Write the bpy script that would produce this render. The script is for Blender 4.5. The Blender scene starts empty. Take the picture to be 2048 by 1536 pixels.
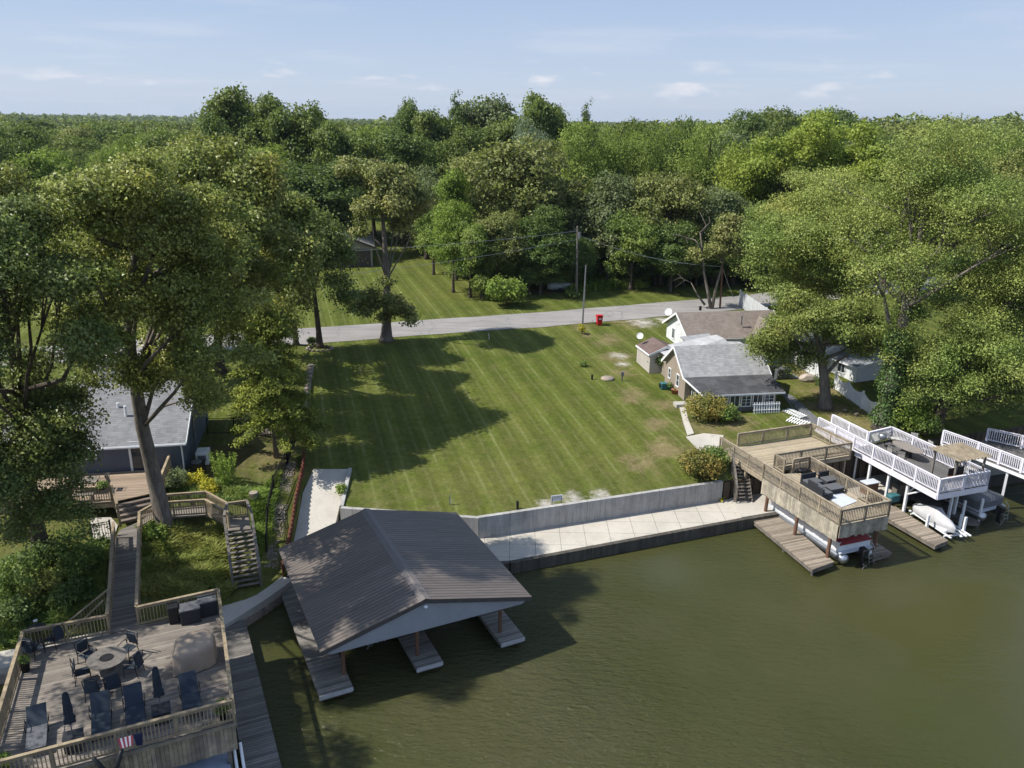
import bpy, math, random
import numpy as np
from mathutils import Vector, Matrix
from mathutils.geometry import delaunay_2d_cdt
SC = bpy.context.scene
COL = SC.collection
R_ = math.radians

# ------------------------------------------------------------------ camera
CAM_H = 25.0; FPX = 1610.0; PITCH = R_(18.0); ROLL = R_(0.8)
cd = bpy.data.cameras.new('camera'); cam = bpy.data.objects.new('camera', cd); COL.objects.link(cam)
cd.sensor_width = 36; cd.lens = FPX/2048*36; cd.clip_end = 20000; cd.clip_start = .5
cam.matrix_world = Matrix.Translation((0, 0, CAM_H)) @ Matrix.Rotation(R_(90)-PITCH, 4, 'X') @ Matrix.Rotation(ROLL, 4, 'Z')
SC.camera = cam
# ------------------------------------------------------------------ sky, sun, exposure
SUN_EL = R_(50); SHADOW_DIR = Vector((1.0, 0.13, 0)).normalized()
SC.view_settings.view_transform = 'Standard'; SC.view_settings.look = 'None'
SC.view_settings.gamma = 1; SC.view_settings.exposure = 0.62
w = bpy.data.worlds.new('World'); SC.world = w; w.use_nodes = True
nt = w.node_tree; N = nt.nodes; L = nt.links; N.clear()
out = N.new('ShaderNodeOutputWorld'); bg = N.new('ShaderNodeBackground'); sky = N.new('ShaderNodeTexSky')
sky.sky_type = 'NISHITA'; sky.sun_disc = False; sky.sun_elevation = SUN_EL
_sd = -SHADOW_DIR
sky.sun_rotation = math.atan2(_sd.x, _sd.y)
sky.air_density = 1.0; sky.dust_density = .6; sky.ozone_density = 1.6; sky.altitude = 200
tc = N.new('ShaderNodeTexCoord'); sep = N.new('ShaderNodeSeparateXYZ'); L.new(tc.outputs['Generated'], sep.inputs[0])
def wm(op, a, b=None, c=None):
    n = N.new('ShaderNodeMath'); n.operation = op
    for i, v in enumerate((a, b, c)):
        if v is None: continue
        if isinstance(v, (int, float)): n.inputs[i].default_value = v
        else: L.new(v, n.inputs[i])
    return n.outputs[0]
zc = wm('MAXIMUM', sep.outputs[2], .012)
cx = wm('DIVIDE', sep.outputs[0], wm('ADD', zc, .02)); cy = wm('DIVIDE', sep.outputs[1], wm('ADD', zc, .02))
cmb = N.new('ShaderNodeCombineXYZ'); L.new(cx, cmb.inputs[0]); L.new(cy, cmb.inputs[1])
def cnoise(scale, detail, lo, hi, rough=.6, off=0):
    mp = N.new('ShaderNodeMapping'); L.new(cmb.outputs[0], mp.inputs[0]); mp.inputs['Location'].default_value = (off, off*.7, off)
    n = N.new('ShaderNodeTexNoise'); n.inputs['Scale'].default_value = scale; n.inputs['Detail'].default_value = detail
    n.inputs['Roughness'].default_value = rough; L.new(mp.outputs[0], n.inputs['Vector'])
    r = N.new('ShaderNodeMapRange'); r.inputs[1].default_value = lo; r.inputs[2].default_value = hi; L.new(n.outputs[0], r.inputs[0])
    r.interpolation_type = 'SMOOTHSTEP'
    return r.outputs[0]
# small cumulus low over the horizon, thin veils higher up
band = N.new('ShaderNodeMapRange'); L.new(sep.outputs[2], band.inputs[0]); band.inputs[1].default_value = .02; band.inputs[2].default_value = .035
band2 = N.new('ShaderNodeMapRange'); L.new(sep.outputs[2], band2.inputs[0]); band2.inputs[1].default_value = .075; band2.inputs[2].default_value = .05
mp = N.new('ShaderNodeMapping'); L.new(tc.outputs['Generated'], mp.inputs[0]); mp.inputs['Scale'].default_value = (1, 1, 3.6)
nz = N.new('ShaderNodeTexNoise'); nz.inputs['Scale'].default_value = 13; nz.inputs['Detail'].default_value = 8; nz.inputs['Roughness'].default_value = .55
L.new(mp.outputs[0], nz.inputs['Vector'])
cr = N.new('ShaderNodeMapRange'); cr.inputs[1].default_value = .575; cr.inputs[2].default_value = .72; L.new(nz.outputs[0], cr.inputs[0])
cum = wm('MULTIPLY', wm('MULTIPLY', cr.outputs[0], band.outputs[0]), band2.outputs[0])
veil = wm('MULTIPLY', cnoise(.35, 6, .48, .8, .62, 3.1), .38)
tot = wm('MINIMUM', wm('ADD', wm('MULTIPLY', cum, .95), veil), 1)
hz = N.new('ShaderNodeMapRange'); L.new(sep.outputs[2], hz.inputs[0]); hz.inputs[1].default_value = 0; hz.inputs[2].default_value = .17
mg = N.new('ShaderNodeMix'); mg.data_type = 'RGBA'; L.new(hz.outputs[0], mg.inputs[0]); mg.inputs[6].default_value = (5.4, 6.15, 7.7, 1); mg.inputs[7].default_value = (3.6, 4.75, 7.1, 1)
mh = N.new('ShaderNodeMix'); mh.data_type = 'RGBA'; mh.inputs[0].default_value = .75; L.new(sky.outputs[0], mh.inputs[6]); L.new(mg.outputs[2], mh.inputs[7])
mx = N.new('ShaderNodeMix'); mx.data_type = 'RGBA'; L.new(tot, mx.inputs[0]); L.new(mh.outputs[2], mx.inputs[6]); mx.inputs[7].default_value = (7.4, 7.4, 7.9, 1)
L.new(mx.outputs[2], bg.inputs[0]); bg.inputs[1].default_value = 0.075; L.new(bg.outputs[0], out.inputs[0])
sd = bpy.data.lights.new('sun', 'SUN'); sd.energy = 4.3; sd.angle = R_(.53); sd.color = (1, .955, .87)
sun = bpy.data.objects.new('sun', sd); COL.objects.link(sun)
_dir = Vector((SHADOW_DIR.x*math.cos(SUN_EL), SHADOW_DIR.y*math.cos(SUN_EL), -math.sin(SUN_EL)))
sun.rotation_euler = _dir.to_track_quat('-Z', 'Y').to_euler(); sun.location = (-60, -3, 80)

# ------------------------------------------------------------------ photo survey: pixel -> point of the place
def ray(x, y):
    u = (x-1024)/FPX; v = (768-y)/FPX; c, s = math.cos(ROLL), math.sin(ROLL)
    u, v = c*u-s*v, s*u+c*v
    return Vector((u, math.cos(PITCH)+v*math.sin(PITCH), -math.sin(PITCH)+v*math.cos(PITCH)))
def P(x, y, z):
    d = ray(x, y); t = (z-CAM_H)/d.z; return Vector((d.x*t, d.y*t, z))
def PY(x, y, Y):
    d = ray(x, y); t = Y/d.y; return Vector((d.x*t, Y, CAM_H+d.z*t))
# terrain heights from control points (linear RBF)
CP = [(690,1018,1.95),(820,1025,1.95),(955,1036,1.95),(1200,1000,1.95),(1441,963,1.98),(703,938,2.5),(628,938,2.6),(660,925,2.7),(640,720,4.1),
 (850,690,4.25),(1000,675,4.3),(1165,655,4.35),(1300,640,4.4),(900,850,3.0),(1150,850,3.0),(1250,850,3.0),(1100,950,2.3),(1380,890,2.8),(1430,905,2.75),(1420,940,2.3),
 (1380,800,3.25),(1545,830,3.2),(1650,815,3.2),(1765,865,3.0),(1865,870,3.0),(1640,850,2.9),(1335,762,3.45),(1275,725,3.7),(1331,672,3.9),
 (372,950,3.3),(150,960,3.4),(560,930,3.1),(515,1000,2.9),(330,1055,2.5),(430,1180,1.0),(520,1165,.9),(300,1190,1.2),(100,1180,1.5),(40,1280,.7),(250,1235,.8),
 (150,1050,2.9),(20,1060,2.9),(600,880,3.0),(560,1000,2.2),(540,1080,1.4),(430,1235,.7),(560,1150,.8),(450,760,3.9),(300,760,3.9),(560,740,4.1),(0,800,3.8)]
pts = [P(*c) for c in CP]
pts += [Vector(p) for p in ((30,56,2.9),(45,62,2.9),(60,69,2.9),(70,100,4),(40,80,4),(-60,24,.7),(-60,60,3.3),(-90,80,4),(-40,32,.8),(-20,78,4.25),(2,85,4.35),(27,97,4.4),(50,110,4.5),
  (-40,78,4.2),(-22,115,4.5),(5,120,4.6),(40,130,4.7),(0,150,4.8),(-80,150,4.6),(80,150,5))]
_X = np.array([[p.x, p.y] for p in pts]); _Z = np.array([p.z for p in pts])
_A = np.sqrt(((_X[:, None]-_X[None])**2).sum(-1)+.3); _n = len(_X)
_S = np.zeros((_n+1, _n+1)); _S[:_n, :_n] = _A; _S[:_n, _n] = 1; _S[_n, :_n] = 1
_W = np.linalg.solve(_S, np.append(_Z, 0))
def T_arr(X, Y):
    X = np.asarray(X, float); Y = np.asarray(Y, float)
    d = np.sqrt((X[..., None]-_X[:, 0])**2+(Y[..., None]-_X[:, 1])**2+.3)
    near = d@_W[:_n]+_W[_n]
    rr = np.sqrt((X*.7)**2+(Y-70)**2)
    k = np.clip((rr-60)/70, 0, 1); k = k*k*(3-2*k)
    far = 4.7+np.clip((Y-150)/350, 0, 1)*.4+9.5*np.exp(-(((X-260)/190)**2+((Y-420)/170)**2))
    return near*(1-k)+far*k
def T(x, y): return float(T_arr(np.array([x]), np.array([y]))[0])
def G(x, y, dz=0):
    z = 3.0
    for _ in range(12):
        p = P(x, y, z); z = .4*z+.6*T(p.x, p.y)
    p = P(x, y, z); return Vector((p.x, p.y, z+dz))

# ------------------------------------------------------------------ materials
class NT:
    def __init__(s, name):
        s.m = bpy.data.materials.new(name); s.m.use_nodes = True; s.t = s.m.node_tree; s.n = s.t.nodes; s.l = s.t.links; s.n.clear()
        s.out = s.n.new('ShaderNodeOutputMaterial'); s.b = s.n.new('ShaderNodeBsdfPrincipled'); s.l.new(s.b.outputs[0], s.out.inputs[0])
        s.tc = s.n.new('ShaderNodeTexCoord')
    def math(s, op, a, b=None, c=None):
        n = s.n.new('ShaderNodeMath'); n.operation = op
        for i, v in enumerate((a, b, c)):
            if v is None: continue
            if isinstance(v, (int, float)): n.inputs[i].default_value = v
            else: s.l.new(v, n.inputs[i])
        return n.outputs[0]
    def coord(s, rot=0, scale=(1, 1, 1), src='Object'):
        m = s.n.new('ShaderNodeMapping'); m.inputs['Rotation'].default_value = (0, 0, R_(rot)); m.inputs['Scale'].default_value = scale
        s.l.new(s.tc.outputs[src], m.inputs[0]); return m.outputs[0]
    def noise(s, v, scale, detail=4, rough=.55, lo=None, hi=None):
        n = s.n.new('ShaderNodeTexNoise'); n.inputs['Scale'].default_value = scale; n.inputs['Detail'].default_value = detail; n.inputs['Roughness'].default_value = rough
        s.l.new(v, n.inputs['Vector'])
        if lo is None: return n.outputs[0]
        return s.rng(n.outputs[0], lo, hi)
    def rng(s, v, lo, hi, a=0, b=1):
        r = s.n.new('ShaderNodeMapRange'); s.l.new(v, r.inputs[0])
        for i, q in enumerate((lo, hi, a, b)): r.inputs[i+1].default_value = q
        return r.outputs[0]
    def mix(s, f, a, b, mode='MIX'):
        m = s.n.new('ShaderNodeMix'); m.data_type = 'RGBA'; m.blend_type = mode
        for i, v in ((0, f), (6, a), (7, b)):
            if isinstance(v, (int, float)): m.inputs[i].default_value = v
            elif isinstance(v, tuple): m.inputs[i].default_value = (*v[:3], 1)
            else: s.l.new(v, m.inputs[i])
        return m.outputs[2]
    def mul(s, col, f):
        c = s.n.new('ShaderNodeCombineColor'); 
        for i in range(3): s.l.new(f, c.inputs[i])
        return s.mix(1.0, col, c.outputs[0], 'MULTIPLY')
    def sep(s, v):
        n = s.n.new('ShaderNodeSeparateXYZ'); s.l.new(v, n.inputs[0]); return n.outputs
    def bump(s, h, strength=.3, dist=.02):
        b = s.n.new('ShaderNodeBump'); b.inputs['Strength'].default_value = strength; b.inputs['Distance'].default_value = dist
        s.l.new(h, b.inputs['Height']); s.l.new(b.outputs[0], s.b.inputs['Normal'])
    def fin(s, col=None, rough=.7, spec=.3, metal=0):
        if col is not None:
            if isinstance(col, tuple): s.b.inputs['Base Color'].default_value = (*col, 1)
            else: s.l.new(col, s.b.inputs['Base Color'])
        if isinstance(rough, (int, float)): s.b.inputs['Roughness'].default_value = rough
        else: s.l.new(rough, s.b.inputs['Roughness'])
        s.b.inputs['Specular IOR Level'].default_value = spec; s.b.inputs['Metallic'].default_value = metal
        return s.m
    def white(s, v):
        n = s.n.new('ShaderNodeTexWhiteNoise'); n.noise_dimensions = '1D'; s.l.new(v, n.inputs['W']); return n.outputs[0]
def simple(name, c, rough=.6, var=.25, scale=3, spec=.3, metal=0, bump=0, c2=None, isl=.08):
    t = NT(name); v = t.coord(); n = t.noise(v, scale, 6, .6); n2 = t.noise(v, scale*9, 3)
    f = t.math('ADD', t.rng(n, .3, .7, 1-var, 1+var*.5), t.rng(n2, .3, .7, -var*.3, var*.3))
    gi = t.n.new('ShaderNodeNewGeometry'); f = t.math('MULTIPLY', f, t.rng(gi.outputs['Random Per Island'], 0, 1, 1-isl, 1+isl))
    base = c if c2 is None else t.mix(t.noise(v, scale*.7, 5, .6, .42, .62), c, c2)
    if c2 is None: base = t.mix(0.0, c, c)
    col = t.mul(base, f)
    if bump: t.bump(n2, bump, .02)
    return t.fin(col, rough, spec, metal)
def planks(name, c, rot=0, wd=.14, gap=.06, var=.35, c2=None, vertical=False, wear=.5, rough=.8):
    """boards running along local X (rot 0); dark gaps between them, each board its own tone"""
    t = NT(name); v = t.coord(rot); o = t.sep(v)
    k = t.math('DIVIDE', o[1] if not vertical else t.math('ADD', o[0], o[1]), wd)
    fr = t.math('FRACT', k); fl = t.math('FLOOR', k)
    edge = t.math('MINIMUM', fr, t.math('SUBTRACT', 1, fr)); g = t.rng(edge, gap*.5, gap, .22, 1)
    tone = t.rng(t.white(fl), 0, 1, 1-var, 1+var*.6)
    st = t.coord(rot, (1.2, 14, 1.2) if not vertical else (14, 14, 1.0)); grain = t.rng(t.noise(st, 1.6, 6, .65), .3, .7, 1-var*.8, 1+var*.6)
    cc = t.mix(t.math('MULTIPLY', t.noise(t.coord(), .55, 6, .7, .4, .68), wear), c, c2 or tuple(x*.55 for x in c))
    col = t.mul(t.mul(cc, t.math('MULTIPLY', tone, grain)), g)
    t.bump(g, .6, .01); return t.fin(col, rough, .2)
def shingles(name, c, c2, rot=0, zrun=True, row=.15, wear=.6):
    t = NT(name); v = t.coord(rot); o = t.sep(v)
    k = t.math('DIVIDE', o[1], row); fr = t.math('FRACT', k); fl = t.math('FLOOR', k)
    k2 = t.math('ADD', t.math('DIVIDE', o[0], .33), t.math('MULTIPLY', t.white(fl), 5)); tab = t.math('FLOOR', k2)
    tone = t.rng(t.white(t.math('ADD', t.math('MULTIPLY', tab, 7.13), t.math('MULTIPLY', fl, 3.71))), 0, 1, .86, 1.1)
    line = t.rng(fr, 0, .16, .55, 1)
    cc = t.mix(t.math('MULTIPLY', t.noise(t.coord(rot, (1.2, .35, 1)), .8, 7, .72, .42, .66), wear), c, c2)
    t.bump(fr, .5, .015)
    return t.fin(t.mul(cc, t.math('MULTIPLY', tone, line)), .9, .15)
def siding(name, c, row=.11, var=.08):
    t = NT(name); o = t.sep(t.coord()); fr = t.math('FRACT', t.math('DIVIDE', o[2], row))
    line = t.rng(fr, 0, .14, .62, 1); f = t.rng(t.noise(t.coord(), .9, 6, .65), .3, .7, 1-var*1.6, 1+var)
    t.bump(fr, .5, .02); return t.fin(t.mul(t.mix(0.0, c, c), t.math('MULTIPLY', line, f)), .6, .3)
def concrete(name, c, joint=0, rot=0, var=.22, jw=.012, drip=0):
    t = NT(name); v = t.coord(rot); o = t.sep(v)
    f = t.math('ADD', t.rng(t.noise(v, .45, 8, .7), .3, .7, 1-var, 1+var*.6), t.rng(t.noise(v, 9, 5, .7), .3, .7, -.07, .07))
    col = t.mul(t.mix(t.noise(v, .9, 7, .75, .55, .75), c, tuple(q*.62 for q in c)), f)
    if drip:
        col = t.mul(col, t.rng(t.noise(t.coord(0, (2.2, 2.2, .22)), 1.5, 6, .7), .35, .62, 1-drip, 1.05)); k = t.math('FRACT', t.math('DIVIDE', o[0], 4.9)); col = t.mul(col, t.rng(t.math('MINIMUM', k, t.math('SUBTRACT', 1, k)), .002, .006, .55, 1))
    if joint:
        for q in (0, 1):
            fr = t.math('FRACT', t.math('DIVIDE', o[q], joint)); e = t.math('MINIMUM', fr, t.math('SUBTRACT', 1, fr))
            col = t.mul(col, t.rng(e, jw*.5/joint*2, jw/joint*2, .5, 1))
    t.bump(t.noise(v, 30, 4), .15, .01)
    return t.fin(col, .85, .25)
def ribbed(name, c, rot=0, wd=.23, metal=.35, rough=.42):
    """standing ribs along local X"""
    t = NT(name); v = t.coord(rot); o = t.sep(v)
    fr = t.math('FRACT', t.math('DIVIDE', o[1], wd)); e = t.math('MINIMUM', fr, t.math('SUBTRACT', 1, fr)); r = t.rng(e, .04, .11, 0, 1)
    f = t.math('MULTIPLY', t.rng(t.noise(t.coord(rot, (.5, 4, 1)), 1.4, 7, .7), .3, .7, .76, 1.18), t.rng(t.white(t.math('FLOOR', t.math('DIVIDE', o[1], wd*4))), 0, 1, .9, 1.06))
    t.bump(t.math('SUBTRACT', 1, r), 1.0, .04)
    col = t.mul(t.mix(r, tuple(q*.55 for q in c), c), f)
    return t.fin(col, rough, .5, metal)
def bark(name, c):
    t = NT(name); v = t.coord(0, (3, 3, .6)); n = t.noise(v, 3.2, 7, .7); col = t.mul(t.mix(t.noise(t.coord(), .8, 4, .6, .4, .65), c, tuple(q*1.5 for q in c)), t.rng(n, .3, .7, .5, 1.3))
    t.bump(n, .9, .08); return t.fin(col, .9, .1)
LK = 2.2
def leaf(name, c, c2, gloss=.4, trans=.35, oscale=.22, vr=.5, c3=None, hueobj=.12, cell=0):
    tint = lambda x: (x[0]*LK*1.06, x[1]*LK, x[2]*LK*.88); c, c2 = tint(c), tint(c2); c3 = None if c3 is None else tint(c3); gloss = min(.8, gloss+.14)
    t = NT(name); g = t.n.new('ShaderNodeNewGeometry'); oi = t.n.new('ShaderNodeObjectInfo')
    r = g.outputs['Random Per Island']; n = t.noise(t.coord(), oscale, 4, .6, .38, .64)
    col = t.mix(n, c, c2)
    if c3 is not None: col = t.mix(t.rng(t.noise(t.coord(), oscale*.8, 3, .6), .58, .74, 0, .8), col, c3)
    col = t.mul(col, t.math('MULTIPLY', t.rng(r, 0, 1, 1-vr, 1+vr), t.rng(oi.outputs['Random'], 0, 1, 1-hueobj, 1+hueobj)))
    if cell:
        vo = t.n.new('ShaderNodeTexVoronoi'); vo.inputs['Scale'].default_value = cell; vo.voronoi_dimensions = '2D'; t.l.new(t.coord(), vo.inputs['Vector']); cs = t.sep(vo.outputs['Color'])
        col = t.mul(t.mix(t.rng(cs[1], .55, .9, 0, .7), t.mix(t.rng(cs[2], .6, .95, 0, .8), col, (.04, .07, .035)), (.16, .17, .05)), t.rng(cs[0], 0, 1, .62, 1.35))
    tr = t.n.new('ShaderNodeBsdfTranslucent'); t.l.new(t.mix(.5, col, (.16, .22, .02)), tr.inputs[0]); ms = t.n.new('ShaderNodeMixShader'); ms.inputs[0].default_value = trans+.08
    t.fin(col, gloss, .36); t.l.new(t.b.outputs[0], ms.inputs[1]); t.l.new(tr.outputs[0], ms.inputs[2]); t.l.new(ms.outputs[0], t.out.inputs[0])
    return t.m
M = {}
M['wood_grey'] = simple('wood_grey', (.20, .175, .145), .8, .35, 2.5, .2, c2=(.13, .12, .11), isl=.18)
M['wood_tan'] = simple('wood_tan', (.34, .27, .175), .75, .3, 2.2, .2, c2=(.24, .19, .13))
M['wood_red'] = simple('wood_red', (.17, .085, .05), .75, .3, 2)
M['white'] = simple('white_paint', (.74, .75, .76), .5, .12, 1.2)
M['white_rail'] = simple('white_rail', (.72, .70, .76), .5, .1, 1.2)
M['black'] = simple('black_metal', (.015, .016, .018), .45, .2, 3)
M['navy'] = simple('navy_sling', (.022, .033, .05), .7, .25, 6)
M['wicker'] = simple('dark_wicker', (.03, .033, .04), .7, .4, 20, bump=.5)
M['grey_wicker'] = simple('grey_wicker', (.11, .115, .125), .75, .4, 16, bump=.5)
M['cover_tan'] = simple('cover_tan', (.33, .26, .20), .7, .15, 2, bump=.2)
M['cover_grey'] = simple('cover_grey', (.14, .145, .155), .75, .2, 2.5, bump=.2)
M['cover_white'] = simple('cover_white', (.5, .53, .58), .6, .12, 2)
M['cover_red'] = simple('cover_red', (.22, .022, .026), .65, .2, 2, bump=.2)
M['aluminium'] = simple('aluminium', (.5, .52, .55), .32, .2, 2.5, .5, .9)
M['steel'] = simple('steel', (.32, .33, .35), .4, .2, 3, .5, .8)
M['glass'] = NT('window_glass').fin((.03, .04, .05), .06, .6)
M['rust'] = simple('rust', (.14, .042, .022), .8, .35, 1.6, c2=(.08, .03, .02), bump=.3)
M['red'] = simple('red_plastic', (.52, .012, .02), .4, .12, 2)
M['stone'] = simple('stone', (.34, .28, .22), .9, .3, 4, c2=(.2, .18, .16), bump=.6)
M['terracotta'] = simple('terracotta', (.36, .14, .08), .8)
M['concrete'] = concrete('concrete', (.43, .41, .37), 0)
M['concrete_wall'] = concrete('concrete_wall', (.40, .39, .37), 0, 0, .3, drip=.3)
M['slab'] = concrete('slab', (.47, .435, .375), 1.55)
M['slab_plain'] = concrete('slab_plain', (.45, .42, .37), 0)
M['dark_wall'] = concrete('dark_wall', (.10, .09, .075), 0, 0, .4, drip=.5)
M['bark'] = bark('bark', (.085, .07, .055)); M['bark_grey'] = bark('bark_grey', (.15, .13, .11)); M['bark_pale'] = bark('bark_pale', (.3, .26, .21))
M['mulch'] = simple('mulch', (.05, .025, .015), .95, .4, 4, bump=.6)
M['teal'] = simple('teal', (.05, .16, .18), .5)
M['blue'] = simple('blue_plastic', (.04, .14, .32), .5)
M['yellow'] = simple('yellow_flower', (.5, .33, .02), .7)
# leaves
M['l_oak'] = leaf('oak_leaves', (.095, .122, .033), (.142, .155, .046), .3, .32, .3, .6, (.19, .175, .04))
M['l_oakdark'] = leaf('dark_oak_leaves', (.07, .10, .032), (.11, .135, .045), .3, .28, .3, .55)
M['l_maple'] = leaf('maple_leaves', (.092, .132, .036), (.148, .176, .054), .4, .36, .22, .62, (.20, .19, .05))
M['l_locust'] = leaf('locust_leaves', (.10, .14, .026), (.145, .18, .034), .45, .4, .3, .4)
M['l_cotton'] = leaf('cottonwood_leaves', (.06, .088, .024), (.095, .12, .034), .4, .3, .25, .5)
M['l_olive'] = leaf('olive_leaves', (.095, .115, .04), (.14, .145, .055), .42, .3, .25, .5, (.19, .15, .08))
M['l_greyg'] = leaf('greyish_leaves', (.075, .10, .05), (.11, .135, .07), .5, .3, .25, .4)
M['l_bright'] = leaf('bright_leaves', (.085, .135, .026), (.13, .175, .038), .42, .4, .3, .45)
M['l_deep'] = leaf('deep_green_leaves', (.04, .07, .02), (.07, .10, .028), .45, .28, .25, .5)
M['l_lime'] = leaf('acacia_leaves', (.095, .135, .032), (.125, .165, .038), .55, .35, .2, .3)
M['l_far'] = leaf('far_leaves', (.06, .088, .03), (.10, .122, .036), .6, .25, .025, .35, (.045, .07, .028), cell=.055)
M['l_cedar'] = leaf('cedar_sprays', (.075, .10, .018), (.13, .15, .025), .6, .25, .4, .45)
M['l_shrub'] = leaf('shrub_leaves', (.06, .10, .025), (.12, .16, .04), .4, .3, .8, .5)
M['l_autumn'] = leaf('autumn_leaves', (.09, .10, .03), (.17, .13, .035), .45, .3, .7, .45)
M['l_yellow'] = leaf('yellow_leaves', (.22, .22, .025), (.30, .27, .03), .45, .4, .8, .35)
M['l_blue'] = leaf('bluish_leaves', (.10, .14, .10), (.14, .175, .13), .55, .25, .2, .35)
M['l_ivy'] = leaf('ivy_leaves', (.03, .06, .018), (.05, .085, .025), .3, .2, .8, .5)
M['l_grassy'] = leaf('long_grass', (.10, .125, .03), (.17, .18, .055), .5, .35, .5, .5)

# ------------------------------------------------------------------ mesh tools
class MB:
    def __init__(s): s.v = []; s.f = []
    def add(s, vs, fs):
        k = len(s.v); s.v += [tuple(v) for v in vs]; s.f += [tuple(i+k for i in f) for f in fs]; return s
    def box(s, c, d, rz=0, rx=0, ry=0):
        h = [x/2 for x in d]; m = Matrix.Translation(c) @ Matrix.Rotation(rz, 4, 'Z') @ Matrix.Rotation(ry, 4, 'Y') @ Matrix.Rotation(rx, 4, 'X')
        vs = [m @ Vector((x*h[0], y*h[1], z*h[2])) for z in (-1, 1) for y in (-1, 1) for x in (-1, 1)]
        return s.add(vs, [(0, 2, 3, 1), (4, 5, 7, 6), (0, 1, 5, 4), (1, 3, 7, 5), (3, 2, 6, 7), (2, 0, 4, 6)])
    def beam(s, p, q, w, h, up=(0, 0, 1)):
        p = Vector(p); q = Vector(q); d = (q-p); 
        if d.length < 1e-6: return s
        d.normalize(); u = Vector(up)
        if abs(d.dot(u)) > .98: u = Vector((0, 1, 0))
        x = d.cross(u).normalized(); y = x.cross(d)
        vs = [e+x*(a*w/2)+y*(b*h/2) for e in (p, q) for a, b in ((-1, -1), (1, -1), (1, 1), (-1, 1))]
        return s.add(vs, [(3, 2, 1, 0), (4, 5, 6, 7), (0, 1, 5, 4), (1, 2, 6, 5), (2, 3, 7, 6), (3, 0, 4, 7)])
    def tube(s, path, rs, n=8, cap=True):
        path = [Vector(p) for p in path]
        if isinstance(rs, (int, float)): rs = [rs]*len(path)
        rings = []; ref = Vector((1, .13, .07))
        for i, p in enumerate(path):
            d = (path[min(i+1, len(path)-1)]-path[max(i-1, 0)]).normalized()
            if abs(d.dot(ref)) > .95: ref = Vector((.1, 1, 0))
            x = d.cross(ref).normalized(); y = d.cross(x)
            rings.append([p+(x*math.cos(2*math.pi*k/n)+y*math.sin(2*math.pi*k/n))*rs[i] for k in range(n)])
        vs = [v for r in rings for v in r]; fs = []
        for i in range(len(path)-1):
            for k in range(n):
                a = i*n+k; b = i*n+(k+1) % n; fs.append((a, b, b+n, a+n))
        if cap: fs.append(tuple(range(n-1, -1, -1))); fs.append(tuple((len(path)-1)*n+k for k in range(n)))
        return s.add(vs, fs)
    def cyl(s, c, r, h, n=16, r2=None):
        c = Vector(c); return s.tube([c, c+Vector((0, 0, h))], [r, r if r2 is None else r2], n)
    def prism(s, poly, z0, z1, zf=None):
        n = len(poly); a = sum(poly[i][0]*poly[(i+1) % n][1]-poly[(i+1) % n][0]*poly[i][1] for i in range(n))
        if a < 0: poly = poly[::-1]
        b = [(p[0], p[1], z0 if not callable(z0) else z0(p)) for p in poly]; t = [(p[0], p[1], z1 if not callable(z1) else z1(p)) for p in poly]
        return s.add(b+t, [tuple(range(n-1, -1, -1)), tuple(range(n, 2*n))]+[(i, (i+1) % n, n+(i+1) % n, n+i) for i in range(n)])
    def slab(s, quad, th):
        """a thin plate of thickness th below a 3-D polygon"""
        q = [Vector(p) for p in quad]; nn = (q[1]-q[0]).cross(q[2]-q[0]).normalized()
        if nn.z < 0: q = q[::-1]; nn = -nn
        n = len(q); b = [p-nn*th for p in q]
        return s.add(b+q, [tuple(range(n-1, -1, -1)), tuple(range(n, 2*n))]+[(i, (i+1) % n, n+(i+1) % n, n+i) for i in range(n)])
    def lathe(s, c, prof, n=16, sx=1, sy=1):
        c = Vector(c); vs = []; fs = []
        for r, z in prof:
            for k in range(n): vs.append(c+Vector((r*sx*math.cos(2*math.pi*k/n), r*sy*math.sin(2*math.pi*k/n), z)))
        for i in range(len(prof)-1):
            for k in range(n):
                a = i*n+k; b = i*n+(k+1) % n; fs.append((a, b, b+n, a+n))
        fs.append(tuple(range(n-1, -1, -1))); fs.append(tuple((len(prof)-1)*n+k for k in range(n)))
        return s.add(vs, fs)
    def rock(s, c, d, seed=0, n=2):
        import bmesh
        bm = bmesh.new(); bmesh.ops.create_icosphere(bm, subdivisions=n, radius=1); rn = random.Random(seed)
        o = [Vector((rn.uniform(-1, 1), rn.uniform(-1, 1), rn.uniform(-1, 1))).normalized() for _ in range(7)]; a = [rn.uniform(.75, 1.0) for _ in o]
        vs = []
        for v in bm.verts:
            p = v.co.normalized(); k = min([1.0]+[aa/max(p.dot(oo), .01) for oo, aa in zip(o, a)])
            vs.append((c[0]+p.x*k*d[0]/2, c[1]+p.y*k*d[1]/2, c[2]+p.z*k*d[2]/2))
        fs = [tuple(v.index for v in f.verts) for f in bm.faces]; bm.free()
        return s.add(vs, fs)
    def build(s, name, mat, parent=None, smooth=False, bevel=0):
        me = bpy.data.meshes.new(name); me.from_pydata(s.v, [], s.f); me.materials.append(M[mat] if isinstance(mat, str) else mat)
        if smooth: me.polygons.foreach_set('use_smooth', [True]*len(me.polygons))
        me.update(); o = bpy.data.objects.new(name, me); COL.objects.link(o)
        if parent is not None: o.parent = parent
        if bevel:
            b = o.modifiers.new('bevel', 'BEVEL'); b.width = bevel; b.segments = 2; b.limit_method = 'ANGLE'
        return o
def tag(o, label, cat, group=None, kind=None):
    o['label'] = label; o['category'] = cat
    if group: o['group'] = group
    if kind: o['kind'] = kind
    return o
def struct(o, label=None): 
    o['kind'] = 'structure'
    return o
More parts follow.
